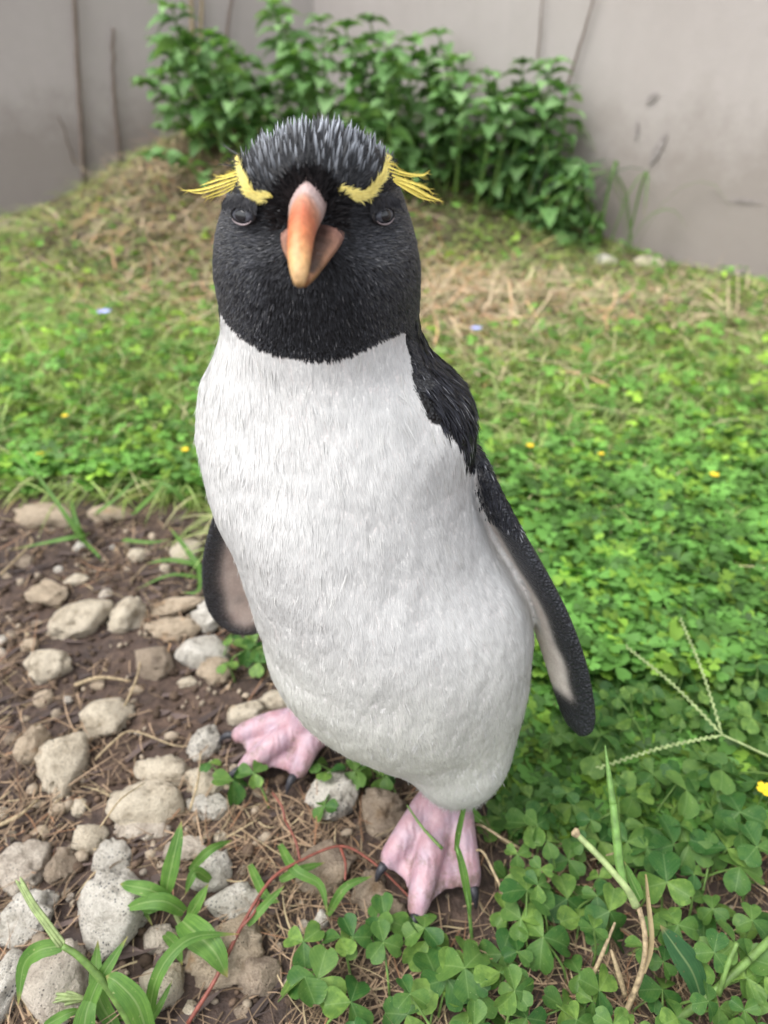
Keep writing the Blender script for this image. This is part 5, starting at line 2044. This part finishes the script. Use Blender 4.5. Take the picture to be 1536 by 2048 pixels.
# bleached straws lying about
for P, r, lab in [(((870, 1880, .004), (920, 1930, .016), (965, 1985, .018), (1030, 2060, .01)), .0013, "bleached straw stem lying through the clover in front of the near foot"),
                  (((1250, 1990, .02), (1235, 1940, .035), (1222, 1900, .045)), .0016, "snapped brown stalk stump beside the broken grass stem"),
                  (((1170, 1985, .012), (1195, 1930, .03), (1230, 1845, .046)), .0014, "greenish dry stalk leaning across the clover"),
                  (((232, 1440, .004), (255, 1400, .008), (275, 1350, .012), (282, 1310, .014)), .0012, "bent pale straw standing by the notched cream stone"),
                  (((150, 1370, .004), (200, 1355, .01), (262, 1362, .006)), .0018, "pale split straw lying beyond the round cream stone"),
                  (((190, 1520, .004), (225, 1485, .008), (265, 1462, .006), (345, 1490, .004), (380, 1492, .003)), .0010, "forked dry root stretched over the soil"),
                  (((200, 1655, .05), (240, 1600, .052), (290, 1565, .05)), .0007, "thin straw lying across the large stained stone"),
                  (((380, 1620, .012), (396, 1560, .02), (402, 1500, .02)), .001, "pale straw leaning beside the yellowish cream stone"),
                  (((0, 1150, .004), (60, 1090, .008), (62, 1075, .008)), .0012, "reddish straw on the wet soil by the blocky stone"),
                  (((1080, 1720, .02), (1010, 1680, .03), (960, 1650, .03), (930, 1655, .02)), .001, "dry brown stalk arching behind the near foot"),
                  (((1040, 1860, .01), (990, 1750, .03), (960, 1700, .03), (925, 1725, .026)), .001, "dry looping stem beside the near foot"),
                  (((1560, 1800, .03), (1420, 1700, .02), (1300, 1690, .02), (1180, 1720, .01)), .0009, "thin dry stem under the clover leaves"),
                  (((0, 1650, .003), (40, 1630, .008), (75, 1600, .004)), .0016, "curled brown stick beside the tall knobbly stone")]:
    c0 = G(*P[0])
    V, F = tube_arrays(Q(*P), [r, r, r * .8, r * .5], 6, 18)
    o = obj("straw_stem", mesh_np("straw_stem", V - c0, F, [M["drystem"]]), loc=c0)
    tag(o, lab, "straw")

# thin grass blades hanging over the dark soil behind
for j, P in enumerate([((165, 1080, .012), (110, 1000, .05), (30, 890, .085)), ((170, 1070, .01), (145, 1075, .03), (20, 1100, .02)), ((165, 1075, .01), (150, 1040, .03), (140, 985, .03)), ((165, 1080, .01), (195, 1110, .02), (205, 1125, .006)),
                       ((400, 1140, .01), (370, 1095, .022), (335, 1050, .02)), ((400, 1130, .012), (340, 1120, .02), (290, 1128, .015)), ((395, 1155, .01), (340, 1150, .02), (270, 1180, .01)), ((395, 1120, .01), (398, 1180, .02), (360, 1185, .015)),
                       ((270, 1025, .01), (310, 985, .04), (335, 950, .06)), ((250, 1080, .01), (300, 1085, .014), (345, 1078, .012)), ((195, 1025, .01), (240, 990, .03), (285, 940, .05)), ((375, 1010, .006), (340, 975, .03), (300, 960, .03))]):
    c0 = G(P[0][0], P[0][1], 0)
    tg = thing("soil_edge_grass", c0, "blurred thin grass shoot at the edge of the wet soil behind the stones", "grass plant", "grass shoots at the soil edge")
    blade("blade", [c0] + Q(*P), rng.uniform(.004, .008), [M["grass"]], tg, up=(.2, -.4, .8))

# yellow flowers and lilac flowers
def flower(px, py, h, rad, mk, label, cat_name, group):
    rad *= .62
    p = G(px, py, h)
    ft = thing(cat_name, (p[0], p[1], float(gz(p[0], p[1]))), label, "flower", group)
    tube("stem", [(p[0], p[1], float(gz(p[0], p[1])) - .002), p], [.0008, .0006], [M["stalk"]], ft, 5, 6)
    t0 = rng.uniform(0, 6.28)
    for k in range(5):
        a = t0 + k * 1.2566
        d, s = np.array([math.cos(a), math.sin(a), 0]), np.array([-math.sin(a), math.cos(a), 0])
        V = []
        for t, w in ((0, .06), (.35, .30), (.7, .40), (.95, .26)):
            c = p + d * rad * t + np.array([0, 0, rad * (.35 * t - .1 * t * t)])
            V += [c - s * rad * w, c + [0, 0, -rad * .05], c + s * rad * w]
        part("petal", mesh_np("petal", np.array(V), [grid_faces(4, 3, wrap=False)], [M[mk]]), ft)


for px, py, h, rad, lab in [(80, 912, .03, .013, "wide yellow flower low in the grass at the soil edge"), (370, 900, .035, .009, "yellow clover flower just beside the white breast"), (130, 832, .035, .008, "small yellow flower in grass behind the soil"),
                            (1060, 892, .035, .009, "yellow clover flower in the bed level with the flipper shoulder"), (1428, 950, .04, .010, "bright yellow clover flower alone in the green bed"), (1210, 1112, .035, .009, "yellow bud-like flower in the clover beyond the flipper"),
                            (1530, 1580, .035, .010, "large yellow clover flower among the nearest clover leaves"), (446, 1552, .012, .006, "tiny yellow petals beside the black claw"), (1202, 908, .03, .007, "one of two faint yellow flowers in the clover"), (1242, 905, .03, .007, "second faint yellow flower next to its twin"),
                            (362, 746, .03, .007, "faint yellow flower in the blurred grass"), (1290, 1000, .03, .006, "faint yellow flower deep in the clover bed")]:
    flower(px, py, h, rad, "yellow", lab, "yellow_flower", "yellow clover flowers")
flower(208, 625, .06, .022, "lilac", "small blue flower in the blurred grass", "blue_flower", None)
flower(952, 658, .06, .017, "lilac", "pale lilac flower in the grass beside the dark shoulder", "lilac_flower", None)
